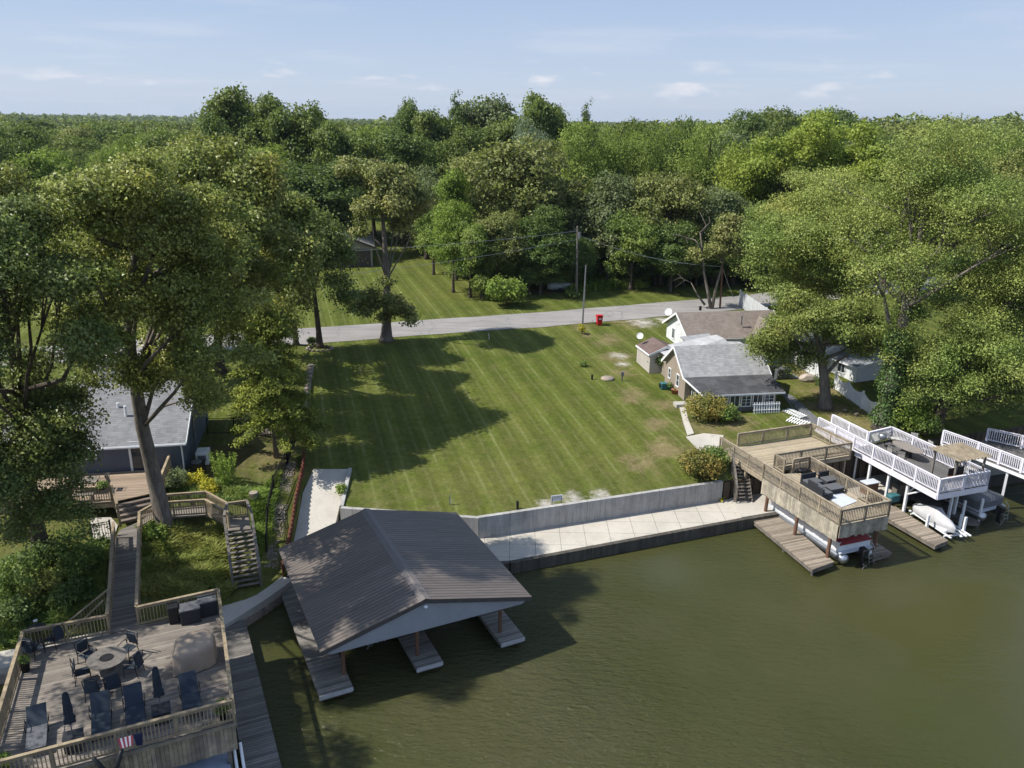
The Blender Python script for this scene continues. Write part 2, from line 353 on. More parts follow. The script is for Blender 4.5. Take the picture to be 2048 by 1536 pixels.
def thing(name, label, cat, loc=(0, 0, 0), rz=0, group=None):
    o = bpy.data.objects.new(name, None); COL.objects.link(o); o.location = loc; o.rotation_euler = (0, 0, rz); o.empty_display_size = .3
    o['_'] = 0; del o['_']
    return tag(o, label, cat, group)
class F:
    """a flat frame: world <-> local of a thing standing at loc with heading deg"""
    def __init__(s, loc, deg): s.m = Matrix.Translation(loc) @ Matrix.Rotation(R_(deg), 4, 'Z'); s.i = s.m.inverted(); s.loc = Vector(loc); s.a = R_(deg)
    def l(s, w): return s.i @ Vector(w)
    def w(s, l): return s.m @ Vector(l)
    def px(s, x, y, z): return s.l(P(x, y, z))
def copy_tree(o, parent=None, label=None):
    c = o.copy(); COL.objects.link(c)
    if parent is not None: c.parent = parent
    if label: c['label'] = label
    for ch in list(o.children): copy_tree(ch, c)
    return c
def quad_mesh(name, V, F4, mat):
    """fast mesh from numpy: V (n,3), F4 (m,4)"""
    me = bpy.data.meshes.new(name); n = len(V); m = len(F4)
    me.vertices.add(n); me.vertices.foreach_set('co', V.astype(np.float32).ravel())
    me.loops.add(m*4); me.loops.foreach_set('vertex_index', F4.astype(np.int32).ravel())
    me.polygons.add(m); me.polygons.foreach_set('loop_start', np.arange(0, m*4, 4, dtype=np.int32)); me.polygons.foreach_set('loop_total', np.full(m, 4, np.int32))
    me.update(calc_edges=True); me.materials.append(M[mat] if isinstance(mat, str) else mat); return me
def leaves(Pn, Nn, size, rng, aspect=.62):
    n = len(Pn); Nn = Nn/(np.linalg.norm(Nn, axis=1, keepdims=True)+1e-9)
    r = rng.normal(size=(n, 3)); t = np.cross(Nn, r); t /= np.linalg.norm(t, axis=1, keepdims=True)+1e-9; b = np.cross(Nn, t)
    s = (size*(.6+.8*rng.random(n)))[:, None] if np.ndim(size) == 0 else size[:, None]
    sag = Nn*s*.18
    V = np.stack([Pn-t*s*.5-sag, Pn+b*s*.5*aspect+sag, Pn+t*s*.5-sag, Pn-b*s*.5*aspect+sag], 1).reshape(-1, 3)
    return V, np.arange(n*4).reshape(-1, 4)
def unit(rng, n):
    d = rng.normal(size=(n, 3)); return d/np.linalg.norm(d, axis=1, keepdims=True)
def blobs_env(rng, K, c, rad, zmin=-.75, lo=.42, hi=.78, rb=(.26, .42)):
    """lobe centres inside an egg-shaped envelope"""
    out = []
    while len(out) < K:
        d = unit(rng, 1)[0]
        if d[2] < zmin: continue
        k = rng.uniform(lo, hi); taper = 1.0-.28*max(d[2], 0)
        out.append((np.array(c)+np.array([d[0]*rad[0]*taper, d[1]*rad[1]*taper, d[2]*rad[2]])*k, rng.uniform(*rb)*min(rad[0], rad[1], rad[2]*1.2)))
    return out
def crown_mesh(name, bl, nclump, per, spread, size, mat, seed, droop=0., up=.35, flat=.6, aspect=.62):
    """bl: lobes (centre, radius); twig clumps sit on the lobes, leaves sit round each twig clump"""
    rng = np.random.default_rng(seed); rs = np.array([b[1] for b in bl]); C = np.array([b[0] for b in bl]); pr = rs**2; pr /= pr.sum()
    idx = rng.choice(len(bl), nclump, p=pr); d = unit(rng, nclump); d[:, 2] = d[:, 2]*.8+.32; d /= np.linalg.norm(d, axis=1, keepdims=True)
    rr = rs[idx]*(.55+.5*rng.random(nclump)**.5); cc = C[idx]+d*rr[:, None]*np.array([1, 1, .8])
    k = (per*rng.choice([.35, .8, 1.2, 1.9], nclump)).astype(int); ii = np.repeat(np.arange(nclump), k); n = len(ii)
    off = rng.normal(size=(n, 3))*spread*np.array([1, 1, flat]); pos = cc[ii]+off
    pos[:, 2] -= droop*np.linalg.norm(off[:, :2], axis=1)
    nn = d[ii]*.5+off/spread*.2+rng.normal(size=(n, 3))*.6+np.array([0, 0, up])
    V, Fq = leaves(pos, nn, size, rng, aspect); return quad_mesh(name, V, Fq, mat)
def trunk_mb(h, r, bl, seed, lean=(0, 0), fork=.45, nlimb=14, n=8, path=None, lr=.33):
    rn = random.Random(seed); m = MB()
    if path is None: path = [Vector((lean[0]*t+rn.uniform(-.02, .02)*h*t, lean[1]*t+rn.uniform(-.02, .02)*h*t, h*t)) for t in (0, .04, .15, .3, .45, .6, .75, .9)]
    rad = [r*1.5, r*1.12]+[r*(1-.8*i/(len(path)-2)) for i in range(1, len(path)-1)]
    m.tube(path, rad[:len(path)], n)
    B = sorted(bl, key=lambda b: -b[1])[:nlimb]
    for c, rb in B:
        c = Vector(c); cand = [i for i in range(2, len(path)-1) if path[i].z < c.z-.06*h] or [2]
        i = max(cand, key=lambda i: path[i].z-.35*(path[i]-c).length) if rn.random() < .6 else cand[len(cand)//2]
        a = path[i]; mid = a.lerp(c, .5)+Vector((rn.uniform(-.05, .05)*h, rn.uniform(-.05, .05)*h, -.03*h+rn.uniform(0, .04)*h))
        r0 = min(rad[i]*.75, r*lr*rn.uniform(.7, 1.2))
        m.tube([a, a.lerp(mid, .5), mid, mid.lerp(c, .6), c], [r0, r0*.85, r0*.65, r0*.4, r0*.12], 6)
        for _ in range(3):
            e = c+Vector((rn.uniform(-1, 1), rn.uniform(-1, 1), rn.uniform(-.3, .8)))*rb*.9
            m.tube([mid.lerp(c, .5), mid.lerp(c, .8).lerp(e, .4), e], [r0*.35, r0*.2, r0*.04], 5)
    return m

# ================================================================== SETTING
def grass_mat():
    t = NT('lawn'); v = t.coord(); o = t.sep(v)
    k = t.math('DIVIDE', t.math('ADD', t.math('MULTIPLY', o[0], .961), t.math('MULTIPLY', o[1], .276)), 2.35)
    k = t.math('ADD', k, t.math('MULTIPLY', t.noise(v, .12, 2), .12))
    fr = t.math('FRACT', k); saw = t.math('ABSOLUTE', t.math('SUBTRACT', fr, .5))
    line = t.rng(saw, .43, .5, 0, 1); line2 = t.rng(t.math('ABSOLUTE', t.math('SUBTRACT', fr, .58)), .07, .0, 0, .8)
    lines = t.math('MULTIPLY', t.math('MAXIMUM', line, line2), t.rng(t.noise(v, .35, 5, .65), .38, .6, .1, 1))
    bandt = t.rng(saw, .22, .28, -.07, .07)
    n1 = t.noise(v, .10, 6, .65, .38, .64); n2 = t.noise(v, .55, 7, .7, .42, .68); n3 = t.noise(v, 6, 5, .75); n4 = t.noise(v, 1.6, 5, .7, .5, .75)
    green = t.mix(n1, (.064, .090, .013), (.096, .114, .021)); dry = (.165, .14, .066)
    col = t.mix(t.math('MULTIPLY', n2, .55), green, (.115, .115, .032)); col = t.mix(t.math('MULTIPLY', n4, .42), col, dry)
    col = t.mix(t.math('MULTIPLY', lines, .55), col, (.20, .21, .085)); col = t.mul(col, t.math('ADD', 1, t.math('MULTIPLY', bandt, 1.5)))
    # drier near the lake wall
    f = t.rng(o[1], 58, 44, 0, .5); col = t.mix(t.math('MULTIPLY', f, t.noise(v, .9, 6, .75, .4, .62)), col, (.14, .125, .055))
    def spots(lst, scale=.5, lo=-.25, hi=.25, amp=.9):
        acc = None
        for x, y, r in lst:
            d = t.math('SQRT', t.math('ADD', t.math('POWER', t.math('SUBTRACT', o[0], x), 2), t.math('POWER', t.math('SUBTRACT', o[1], y), 2)))
            q = t.rng(d, r, 0, 0, 1); acc = q if acc is None else t.math('MAXIMUM', acc, q)
        q = t.math('ADD', acc, t.math('MULTIPLY', t.math('SUBTRACT', t.noise(v, scale, 8, .78), .5), 3.8*amp))
        return t.math('MULTIPLY', t.rng(q, .45, 1.0), t.rng(acc, 0, .3))
    def W(x, y, r): p = G(x, y); return (p.x, p.y, r*1.55)
    dirt = spots([W(1230, 715, 2.6), W(1245, 745, 2.4), W(1265, 790, 2.2), W(1215, 680, 3.0), W(1405, 852, 3.0), W(1460, 850, 3.2), W(1430, 865, 2.4), W(548, 905, 3.2), W(520, 880, 2.5), W(570, 925, 2.2),
                  W(1600, 745, 3), W(1640, 780, 3.4), W(1690, 825, 3.6), W(1730, 845, 3), W(1310, 845, 1.7), W(1330, 810, 1.8), W(1165, 655, 1.6), W(1260, 645, 3), W(1340, 900, 2), W(1290, 930, 2), W(1100, 580, 3), W(1165, 575, 2.6)])
    col = t.mix(t.math('MULTIPLY', dirt, .55), col, t.mix(n3, (.19, .13, .075), (.30, .225, .14)))
    grav = spots([W(1238, 712, 1.3), W(1245, 727, 1.0), W(1285, 645, 2.2), W(1330, 640, 1.6), W(1150, 997, 1.2), W(1200, 990, 1.0), W(1090, 1008, .8)], 1.4, amp=.5)
    col = t.mix(grav, col, (.40, .37, .33))
    mulch = spots([W(470, 900, 3.2), W(440, 930, 2.6), W(600, 870, 1.8)], .6); col = t.mix(mulch, col, (.10, .085, .04))
    col = t.mul(col, t.math('MULTIPLY', t.rng(n3, .25, .75, .7, 1.28), t.rng(t.noise(v, 1.9, 8, .85), .32, .68, .74, 1.24)))
    far = t.rng(t.math('ABSOLUTE', t.math('SUBTRACT', o[1], 300)), 0, 1, 1, 1)
    t.bump(t.noise(v, 14, 4, .7), .9, .05)
    return t.fin(col, .9, .08)
# ---- upper ground: one sheet to the horizon, its lake side follows the walls
SH = [(-900, -60), (-300, 0), (-80, 20)]
SH += [tuple(P(x, y, .6)[:2]) for x, y in ((-250, 1360), (0, 1325), (200, 1290), (440, 1246), (475, 1222), (530, 1185), (574, 1152))]
rampL = [P(574, 1150, .55), P(592, 1060, 1.1), P(606, 985, 1.9), P(627, 938, 2.6)]
SH += [tuple(p[:2]) for p in rampL[1:]]
SH += [tuple(P(700, 938, 2.55)[:2]), tuple(P(686, 1017, 1.95)[:2])]
WT = [P(686, 1017, 1.95), P(955, 1036, 1.95), P(1441, 963, 1.98)]
SH += [tuple(p[:2]) for p in WT[1:]]
WDIR = (WT[2]-WT[1]).normalized()
SH += [tuple((WT[2]+WDIR*k)[:2]) for k in (18, 50)] + [(300, 160), (900, 420)]
SH += [(7000, 2500), (7000, 9000), (-7000, 9000), (-7000, -60)]
co = [Vector(p) for p in SH]; nb = len(co)
def grid(x0, x1, y0, y1, s, hole=None):
    for i in range(int((x1-x0)/s)+1):
        for j in range(int((y1-y0)/s)+1):
            x = x0+i*s; y = y0+j*s
            if hole and hole[0]-1 < x < hole[1]+1 and hole[2]-1 < y < hole[3]+1: continue
            co.append(Vector((x+.137, y+.071)))
grid(-46, 62, 24, 128, 1.6); grid(-500, 500, 20, 700, 14, (-46, 62, 24, 128)); grid(-6500, 6500, 20, 8600, 240, (-500, 500, 20, 700))
cv, ce, cf, *_ = delaunay_2d_cdt(co, [(i, (i+1) % nb) for i in range(nb)], [list(range(nb))], 1, .001)
cvn = np.array([[v.x, v.y] for v in cv]); zz = T_arr(cvn[:, 0], cvn[:, 1])
gm = MB(); gm.v = [(float(a), float(b), float(c)) for (a, b), c in zip(cvn, zz)]; gm.f = [tuple(f) for f in cf]
for i in range(nb-4):
    a, b = SH[i], SH[i+1]; gm.add([(a[0], a[1], T(*a)), (b[0], b[1], T(*b)), (b[0], b[1], -2), (a[0], a[1], -2)], [(0, 1, 2, 3)])
struct(gm.build('ground', grass_mat()))
# ---- water
def water_mat():
    t = NT('lake_water'); v = t.coord(); 
    n = t.noise(v, .06, 4, .6, .35, .65); col = t.mix(n, (.042, .047, .013), (.057, .056, .023))  # murky water tones; paler patches also paint sky reflection into the base colour
    w1 = t.noise(t.coord(20, (1, 2.6, 1)), 1.3, 5, .62); w2 = t.noise(t.coord(-35, (1, 1.7, 1)), 4.2, 5, .6); amp = t.rng(t.noise(v, .045, 3, .5), .38, .62, .08, 1.25)
    h = t.math('MULTIPLY', t.math('ADD', w1, t.math('MULTIPLY', w2, .45)), amp)
    t.bump(h, .9, .28); t.b.inputs['IOR'].default_value = 1.33
    return t.fin(col, t.rng(t.noise(v, .05, 4, .6), .35, .7, .05, .16), .5)
wb = MB(); wb.add([(-7000, -300, 0), (7000, -300, 0), (7000, 1500, 0), (-7000, 1500, 0)], [(0, 1, 2, 3)]); struct(wb.build('water', water_mat()))
# ---- road
ctr = [(-400, -48), (-120, 44), (-45, 70.5), (-21.3, 78.3), (1.9, 86.0), (15, 91.0), (27.5, 97), (60, 112.5), (140, 150), (400, 270)]
rp = []
for a, b in zip(ctr[:-1], ctr[1:]):
    n = max(2, int(math.dist(a, b)/2.5)); rp += [Vector((a[0]+(b[0]-a[0])*k/n, a[1]+(b[1]-a[1])*k/n)) for k in range(n)]
for _ in range(6): rp = [rp[0]]+[(rp[i-1]+rp[i]*2+rp[i+1])/4 for i in range(1, len(rp)-1)]+[rp[-1]]
def asphalt():
    t = NT('asphalt'); v = t.coord(); n = t.noise(v, .3, 7, .7); n2 = t.noise(v, 12, 4, .8)
    col = t.mix(t.noise(t.coord(18, (.12, 1.6, 1)), .8, 5, .65, .4, .65), (.23, .218, .21), (.285, .27, .255))
    vo = t.n.new('ShaderNodeTexVoronoi'); vo.feature = 'DISTANCE_TO_EDGE'; vo.inputs['Scale'].default_value = .11; dv = t.n.new('ShaderNodeVectorMath'); dv.operation = 'ADD'
    nn = t.n.new('ShaderNodeTexNoise'); nn.inputs['Scale'].default_value = .7; t.l.new(v, nn.inputs['Vector']); t.l.new(v, dv.inputs[0]); t.l.new(nn.outputs[1], dv.inputs[1]); t.l.new(dv.outputs[0], vo.inputs['Vector'])
    crack = t.rng(vo.outputs[0], .001, .006, .72, 1)
    return t.fin(t.mul(col, t.math('MULTIPLY', crack, t.math('MULTIPLY', t.rng(n, .3, .7, .86, 1.1), t.rng(n2, .3, .7, .9, 1.1)))), .9, .2)
M['asphalt'] = asphalt()
rn = random.Random(4); rb = MB(); prev = None
for i in range(len(rp)-1):
    d = (rp[i+1]-rp[i]).normalized(); nrm = Vector((-d.y, d.x)); row = []
    for k in (-1, -.5, 0, .5, 1):
        q = rp[i]+nrm*(3.0+(rn.uniform(-.12, .12) if abs(k) == 1 else 0))*k; row.append((q.x, q.y, T(q.x, q.y)+.05-.02*abs(k)))
    rb.v += row
    if prev is not None:
        for k in range(4): a = prev+k; rb.f.append((a, a+1, a+6, a+5)[::-1])
    prev = len(rb.v)-5
struct(rb.build('road', 'asphalt'))
def ground_slab(name, pxs, mat, dz=.05, z=None, step=None):
    pp = [G(x, y) if z is None else P(x, y, z) for x, y in pxs]
    m = MB(); m.prism([(p.x, p.y) for p in pp], lambda q: (T(*q) if z is None else z)-.3, lambda q: (T(*q) if z is None else z)+dz); return struct(m.build(name, mat))
ground_slab('driveway', ((205, 700), (300, 688), (283, 712), (238, 772), (165, 775)), 'slab_plain')
ground_slab('concrete_path', ((1358, 812), (1369, 809), (1377, 842), (1388, 868), (1375, 872), (1366, 845)), 'slab_plain', .06)
ground_slab('concrete_path', ((1372, 875), (1408, 868), (1447, 872), (1442, 895), (1420, 908), (1398, 902)), 'slab_plain', .07)
ground_slab('side_path', ((1560, 782), (1584, 792), (1622, 825), (1652, 852), (1622, 858), (1590, 826)), 'cover_grey', .05)
ground_slab('patio', ((1515, 738), (1560, 733), (1600, 757), (1540, 760)), 'cover_grey', .06)
ground_slab('garden_path', ((180, 1038), (222, 1036), (236, 1052), (228, 1078), (188, 1082)), 'slab_plain', .06)
# ---- boat ramp, lake-side apron, terrace on the right
ub = WDIR; un = Vector((-ub.y, ub.x, 0)); A0 = P(1018, 1122, .7); A1 = P(1483, 1036, .7)
m = MB(); rl = [P(627, 938, 2.62), P(606, 985, 2.0), P(592, 1060, 1.15), P(574, 1152, .62)]; rr = [P(700, 938, 2.58), P(684, 990, 2.0), P(668, 1060, 1.15), P(650, 1140, .66)]
for i in range(3): m.slab([rl[i], rr[i], rr[i+1], rl[i+1]], .9)
struct(m.build('boat_ramp', 'slab_plain'))
B0 = P(1441, 994, .7)+ub*.6; wl = P(973, 1070, .7); cor = P(668, 1075, .7)
m = MB(); m.prism([tuple(P(650, 1140, .7)[:2]), tuple(A0[:2]), tuple(A1[:2]), tuple(B0[:2]), tuple((wl+un*.5)[:2]), tuple((WT[0]-un*.2)[:2]), tuple(P(668, 1060, .7)[:2])], -1.5, .7)
struct(m.build('lakeside_apron', 'slab')) 
m = MB(); m.prism([tuple(A1[:2]), tuple((A1+ub*12)[:2]), tuple((A1+ub*45)[:2]), tuple((B0+ub*45+un*.6)[:2]), tuple((B0+ub*16+un*.6)[:2]), tuple(B0[:2])], -1.5, .76)
struct(m.build('lower_terrace', 'slab_plain'))
m = MB()
for a, b in ((P(650, 1140, .7), A0), (A0, A1), (A1, A1+ub*45)): d = (b-a).normalized(); s_ = Vector((d.y, -d.x, 0)); m.slab([a+s_*.3+Vector((0, 0, .02)), b+s_*.3+Vector((0, 0, .02)), b+Vector((0, 0, .02)), a+Vector((0, 0, .02))], 1.6)
tag(m.build('seawall', 'dark_wall'), 'dark steel capped seawall edging the pale concrete lakeside apron', 'seawall')
# left seawall path
SL = [P(x, y, .8) for x, y in ((-60, 1345), (200, 1292), (440, 1252), (475, 1230), (530, 1195), (582, 1158))]
m = MB()
for a, b in zip(SL[:-1], SL[1:]):
    d = (b-a).normalized(); s_ = Vector((-d.y, d.x, 0)); m.slab([a-s_*.15, b-s_*.15, b+s_*1.25, a+s_*1.25], .35)
struct(m.build('seawall_path', 'slab_plain'))
m = MB()
for a, b in zip(SL[:-1], SL[1:]):
    d = (b-a).normalized(); s_ = Vector((-d.y, d.x, 0)); m.slab([a-s_*.25-Vector((0, 0, .33)), b-s_*.25-Vector((0, 0, .33)), b+s_*.3-Vector((0, 0, .33)), a+s_*.3-Vector((0, 0, .33))], 1.8)
tag(m.build('seawall', 'stone'), 'mossy stone seawall bending between the left deck and the boathouse', 'seawall')

# ================================================================== WALLS AND FENCES
m = MB(); th = Vector((WDIR.y, -WDIR.x, 0))
def wallrun(m, a, b, zt, zb, w=.28, cap=.0):
    d = (b-a); d.z = 0; d.normalize(); s_ = Vector((d.y, -d.x, 0))*w/2
    m.add([Vector((p.x, p.y, z))+s_*k for p in (a, b) for k in (-1, 1) for z in (zb, zt(p) if callable(zt) else zt)], [(0, 1, 3, 2), (4, 6, 7, 5), (0, 4, 5, 1), (2, 3, 7, 6), (1, 5, 7, 3), (0, 2, 6, 4)])
rw = thing('retaining_wall', 'long pale poured concrete retaining wall between mown lawn and lakeside apron', 'wall')
off = th*.18
wallrun(m, WT[1]+off, WT[2]+off, 2.12, .5); m.build('wall_panel', 'concrete_wall', rw)
m = MB(); wallrun(m, WT[0]+Vector((-.1, -.1, 0)), WT[1]+off-(WT[0]-WT[1]).normalized()*.03, 2.09, .5); m.build('wall_panel', 'concrete_wall', rw)
m = MB(); wallrun(m, P(700, 936, 2.7), WT[0]+Vector((-.1, .1, 0)), lambda p: 2.1 if p.y < 47 else 2.72, .5, .24); m.build('wing_wall', 'concrete_wall', rw)
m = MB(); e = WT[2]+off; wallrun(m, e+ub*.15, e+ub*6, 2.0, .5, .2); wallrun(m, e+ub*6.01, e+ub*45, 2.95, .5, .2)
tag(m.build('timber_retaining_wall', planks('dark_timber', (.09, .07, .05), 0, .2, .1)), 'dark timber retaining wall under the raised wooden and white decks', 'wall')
# rusty sheet piling beside the ramp
m = MB(); sp = [P(564, 1138, 1.3), P(583, 1050, 2.0), P(592, 990, 2.6), P(606, 930, 3.2), P(609, 895, 3.5)]
L_ = []
for a, b in zip(sp[:-1], sp[1:]):
    n = int((b-a).length/.2)
    for k in range(n): L_.append(a.lerp(b, k/n))
for i, p in enumerate(L_[:-1]):
    q = L_[i+1]; d = (q-p).normalized(); s_ = Vector((-d.y, d.x, 0))*(.05 if i % 2 else -.05); s2 = -s_
    m.add([Vector((*(p+s_)[:2], -.2)), Vector((*(q+s2)[:2], -.2)), q+s2, p+s_], [(0, 1, 2, 3)])
    m.add([p+s_, q+s2, q+s2+Vector((-.10, 0, 0)), p+s_+Vector((-.10, 0, 0))], [(0, 1, 2, 3)])
tag(m.build('sheet_pile_wall', 'rust'), 'rusty corrugated steel sheet pile wall along the boat ramp', 'wall')
def iron_fence(px_pts, h, label, name='iron_fence', z=None, mat='black', sp_=.13, post=1.8):
    P3 = [G(x, y) if z is None else P(x, y, z) for x, y in px_pts]; o = P3[0].copy(); th_ = thing(name, label, 'fence', o)
    for a, b in zip(P3[:-1], P3[1:]):
        a = a-o; b = b-o; m = MB(); n = max(2, int((b-a).length/sp_))
        for k in range(1, n): p = a.lerp(b, k/n); m.box(p+Vector((0, 0, h/2)), (.022, .022, h))
        for hh in (.12, h-.15, h-.02): m.beam(a+Vector((0, 0, hh)), b+Vector((0, 0, hh)), .03, .035)
        m.build('fence_panel', mat, th_)
        k = max(1, int((b-a).length/post))
        for j in range(k+1): q = a.lerp(b, j/k); MB().box(q+Vector((0, 0, h/2+.04)), (.07, .07, h+.08)).build('post', mat, th_)
    return th_
iron_fence(((416, 868), (470, 868), (592, 882)), 1.2, 'black iron fence between grey house and rock bank')
iron_fence(((592, 884), (575, 930), (548, 985), (536, 1050), (534, 1105)), 1.1, 'black iron fence running down beside rusty sheet piling')
iron_fence(((186, 1085), (224, 1078)), 1.1, 'short black iron fence by the concrete garden path', z=2.9)
def picket_fence(A, B, label, h=1.25, dip=.25, seg=2.4, mat='white'):
    o = A.copy(); th_ = thing('picket_fence', label, 'fence', o); n = max(1, round((B-A).length/seg))
    for j in range(n):
        a = A.lerp(B, j/n); b = A.lerp(B, (j+1)/n); a = Vector((a.x, a.y, T(a.x, a.y)))-o; b = Vector((b.x, b.y, T(b.x, b.y)))-o
        m = MB(); k = int((b-a).length/.11)
        for q in range(k):
            t_ = (q+.5)/k; p = a.lerp(b, t_); hh = h-dip*math.sin(math.pi*t_); ang = math.atan2(b.y-a.y, b.x-a.x)
            m.box(p+Vector((0, 0, hh/2+.05)), (.085, .02, hh), ang)
        for hh in (.25, h-dip-.1): m.beam(a+Vector((0, 0, hh)), b+Vector((0, 0, hh)), .03, .07)
        m.build('fence_panel', mat, th_)
        MB().box(a+Vector((0, 0, h/2+.05)), (.13, .13, h+.15)).build('post', mat, th_)
    return th_
picket_fence(G(1583, 725), G(1655, 772), 'white scalloped picket fence beside white cottage, shaded end part', 1.4, .25)
picket_fence(G(1668, 778), G(1752, 838), 'white scalloped picket fence dipping down toward the ivy covered trunk', 1.4, .35)
picket_fence(G(1782, 838), G(1830, 852), 'white picket fence bit seen right of the ivy covered trunk', 1.2, .15)
def privacy(A, B, label, h=1.9):
    o = A.copy(); th_ = thing('privacy_fence', label, 'fence', o); n = max(1, round((B-A).length/2.3))
    for j in range(n):
        a = A.lerp(B, j/n); b = A.lerp(B, (j+1)/n); a = Vector((a.x, a.y, T(a.x, a.y)))-o; b = Vector((b.x, b.y, T(b.x, b.y)))-o
        m = MB(); m.beam(a+Vector((0, 0, h/2)), b+Vector((0, 0, h/2)), .04, h-.1); m.build('fence_panel', siding('vinyl'+str(j)+label[:3], (.70, .72, .75), 50), th_)
        MB().box(a+Vector((0, 0, h/2)), (.13, .13, h+.12)).build('post', 'white', th_)
    MB().box(b+Vector((0, 0, h/2)), (.13, .13, h+.12)).build('post', 'white', th_)
privacy(G(1478, 612), G(1545, 660), 'tall white vinyl privacy fence running from road toward the lake')
privacy(G(1547, 662), G(1592, 657), 'grey shaded vinyl privacy fence behind the white house yard', 1.7)

# ================================================================== BUILDINGS
def roof_slab(m, quad, th=.14): m.slab(quad, th)
# ---- boathouse
BH = F((*P(640, 1307, 2.8)[:2], 0), 26.0)
bh = thing('boathouse', 'open brown metal roofed boathouse over two slips with three timber docks', 'boathouse', BH.loc, BH.a)
Wd, Dp, ZE, ZR = 10.42, 9.9, 2.85, 4.2; rx = .47*Wd
M['metal_roof'] = ribbed('metal_roof', (.16, .135, .12), 0, .245, .25, .45); M['metal_roof_r'] = M['metal_roof']
rf = MB().slab([(0, 0, ZE), (rx, 0, ZR), (rx, Dp, ZR), (0, Dp, ZE)], .05).build('roof', M['metal_roof'], bh)
MB().slab([(rx, 0, ZR), (Wd, 0, ZE), (Wd, Dp, ZE), (rx, Dp, ZR)], .05).build('roof_slope', M['metal_roof'], rf)
m = MB(); m.slab([(rx-.28, -.02, ZR-.06), (rx, -.02, ZR+.05), (rx, Dp+.02, ZR+.05), (rx-.28, Dp+.02, ZR-.06)], .02); m.slab([(rx, -.02, ZR+.05), (rx+.28, -.02, ZR-.04), (rx+.28, Dp+.02, ZR-.04), (rx, Dp+.02, ZR+.05)], .02)
m.build('ridge_cap', simple('ridge_metal', (.15, .135, .13), .45, .1, 1), rf)
M['gable'] = siding('gable_siding', (.30, .32, .36), .13)
for y in (.10, Dp-.14):
    MB().add([(.15, y, ZE-.1), (Wd-.15, y, ZE-.1), (Wd-.5, y, ZE-.32), (.5, y, ZE-.32), (rx, y, ZR-.08), (.15, y+.05, ZE-.1), (Wd-.15, y+.05, ZE-.1), (Wd-.5, y+.05, ZE-.32), (.5, y+.05, ZE-.32), (rx, y+.05, ZR-.08)],
      [(0, 3, 2, 1, 4), (9, 6, 7, 8, 5), (0, 4, 9, 5), (4, 1, 6, 9), (1, 2, 7, 6), (2, 3, 8, 7), (3, 0, 5, 8)]).build('gable_wall', M['gable'], bh)
m = MB(); 
for q in ((0, ZE, rx, ZR), (rx, ZR, Wd, ZE)): m.beam((q[0], .02, q[1]-.13), (q[2], .02, q[3]-.13), .05, .17)
m.build('bargeboard', simple('dark_trim', (.08, .075, .075), .5), bh)
lamp = MB().lathe((rx+.02, .02, ZR-.42), [(.02, .1), (.09, .06), (.11, 0), (.06, -.05), (.01, -.06)], 10).build('floodlight', 'white', bh, True)
docks = []
pl = planks('dock_boards', (.25, .235, .21), 0, .15, .07, .35, (.15, .14, .13))
pairs = [((655, 1388), (705, 1371)), ((833, 1337), (885, 1321)), ((1002, 1287), (1048, 1272))]
for k, (a, b) in enumerate(pairs):
    a = BH.px(*a, .5); b = BH.px(*b, .5); x0, x1 = a.x, b.x
    if k == 0: x0 = -.15
    d = MB().box(((x0+x1)/2, (a.y+9.6)/2, .44), (x1-x0, 9.6-a.y, .12)).build('dock', pl, bh)
    MB().box(((x0+x1)/2, (a.y+9.6)/2, .27), (x1-x0-.1, 9.6-a.y-.1, .2)).build('dock_frame', 'wood_grey', d)
    MB().box(((x0+x1)/2, a.y-.025, .40), (x1-x0, .05, .2)).build('fascia_board', simple('pale_board'+str(k), (.42, .42, .43), .7), d)
posts = [BH.px(688, 1348, .5), BH.px(835, 1310, .5), BH.px(1000, 1264, .5)]
M['post_brown'] = simple('post_brown', (.16, .085, .055), .7, .3, 3)
for i, p in enumerate(posts):
    for yy in (p.y, p.y+3.9, 9.3):
        x = min(max(p.x, .5), Wd-.5); MB().tube([(x, yy, -1.5), (x, yy, ZE-.1+ (0 if i != 1 else 1.1))], .1, 10).build('post', 'post_brown', bh)
m = MB(); 
for x in (.45, Wd-.45): m.beam((x, .2, ZE-.22), (x, Dp-.2, ZE-.22), .09, .24)
for k in range(5): m.beam((.3, .6+k*2.15, ZE-.3), (Wd-.3, .6+k*2.15, ZE-.3), .06, .2)
m.build('truss', 'wood_grey', bh)
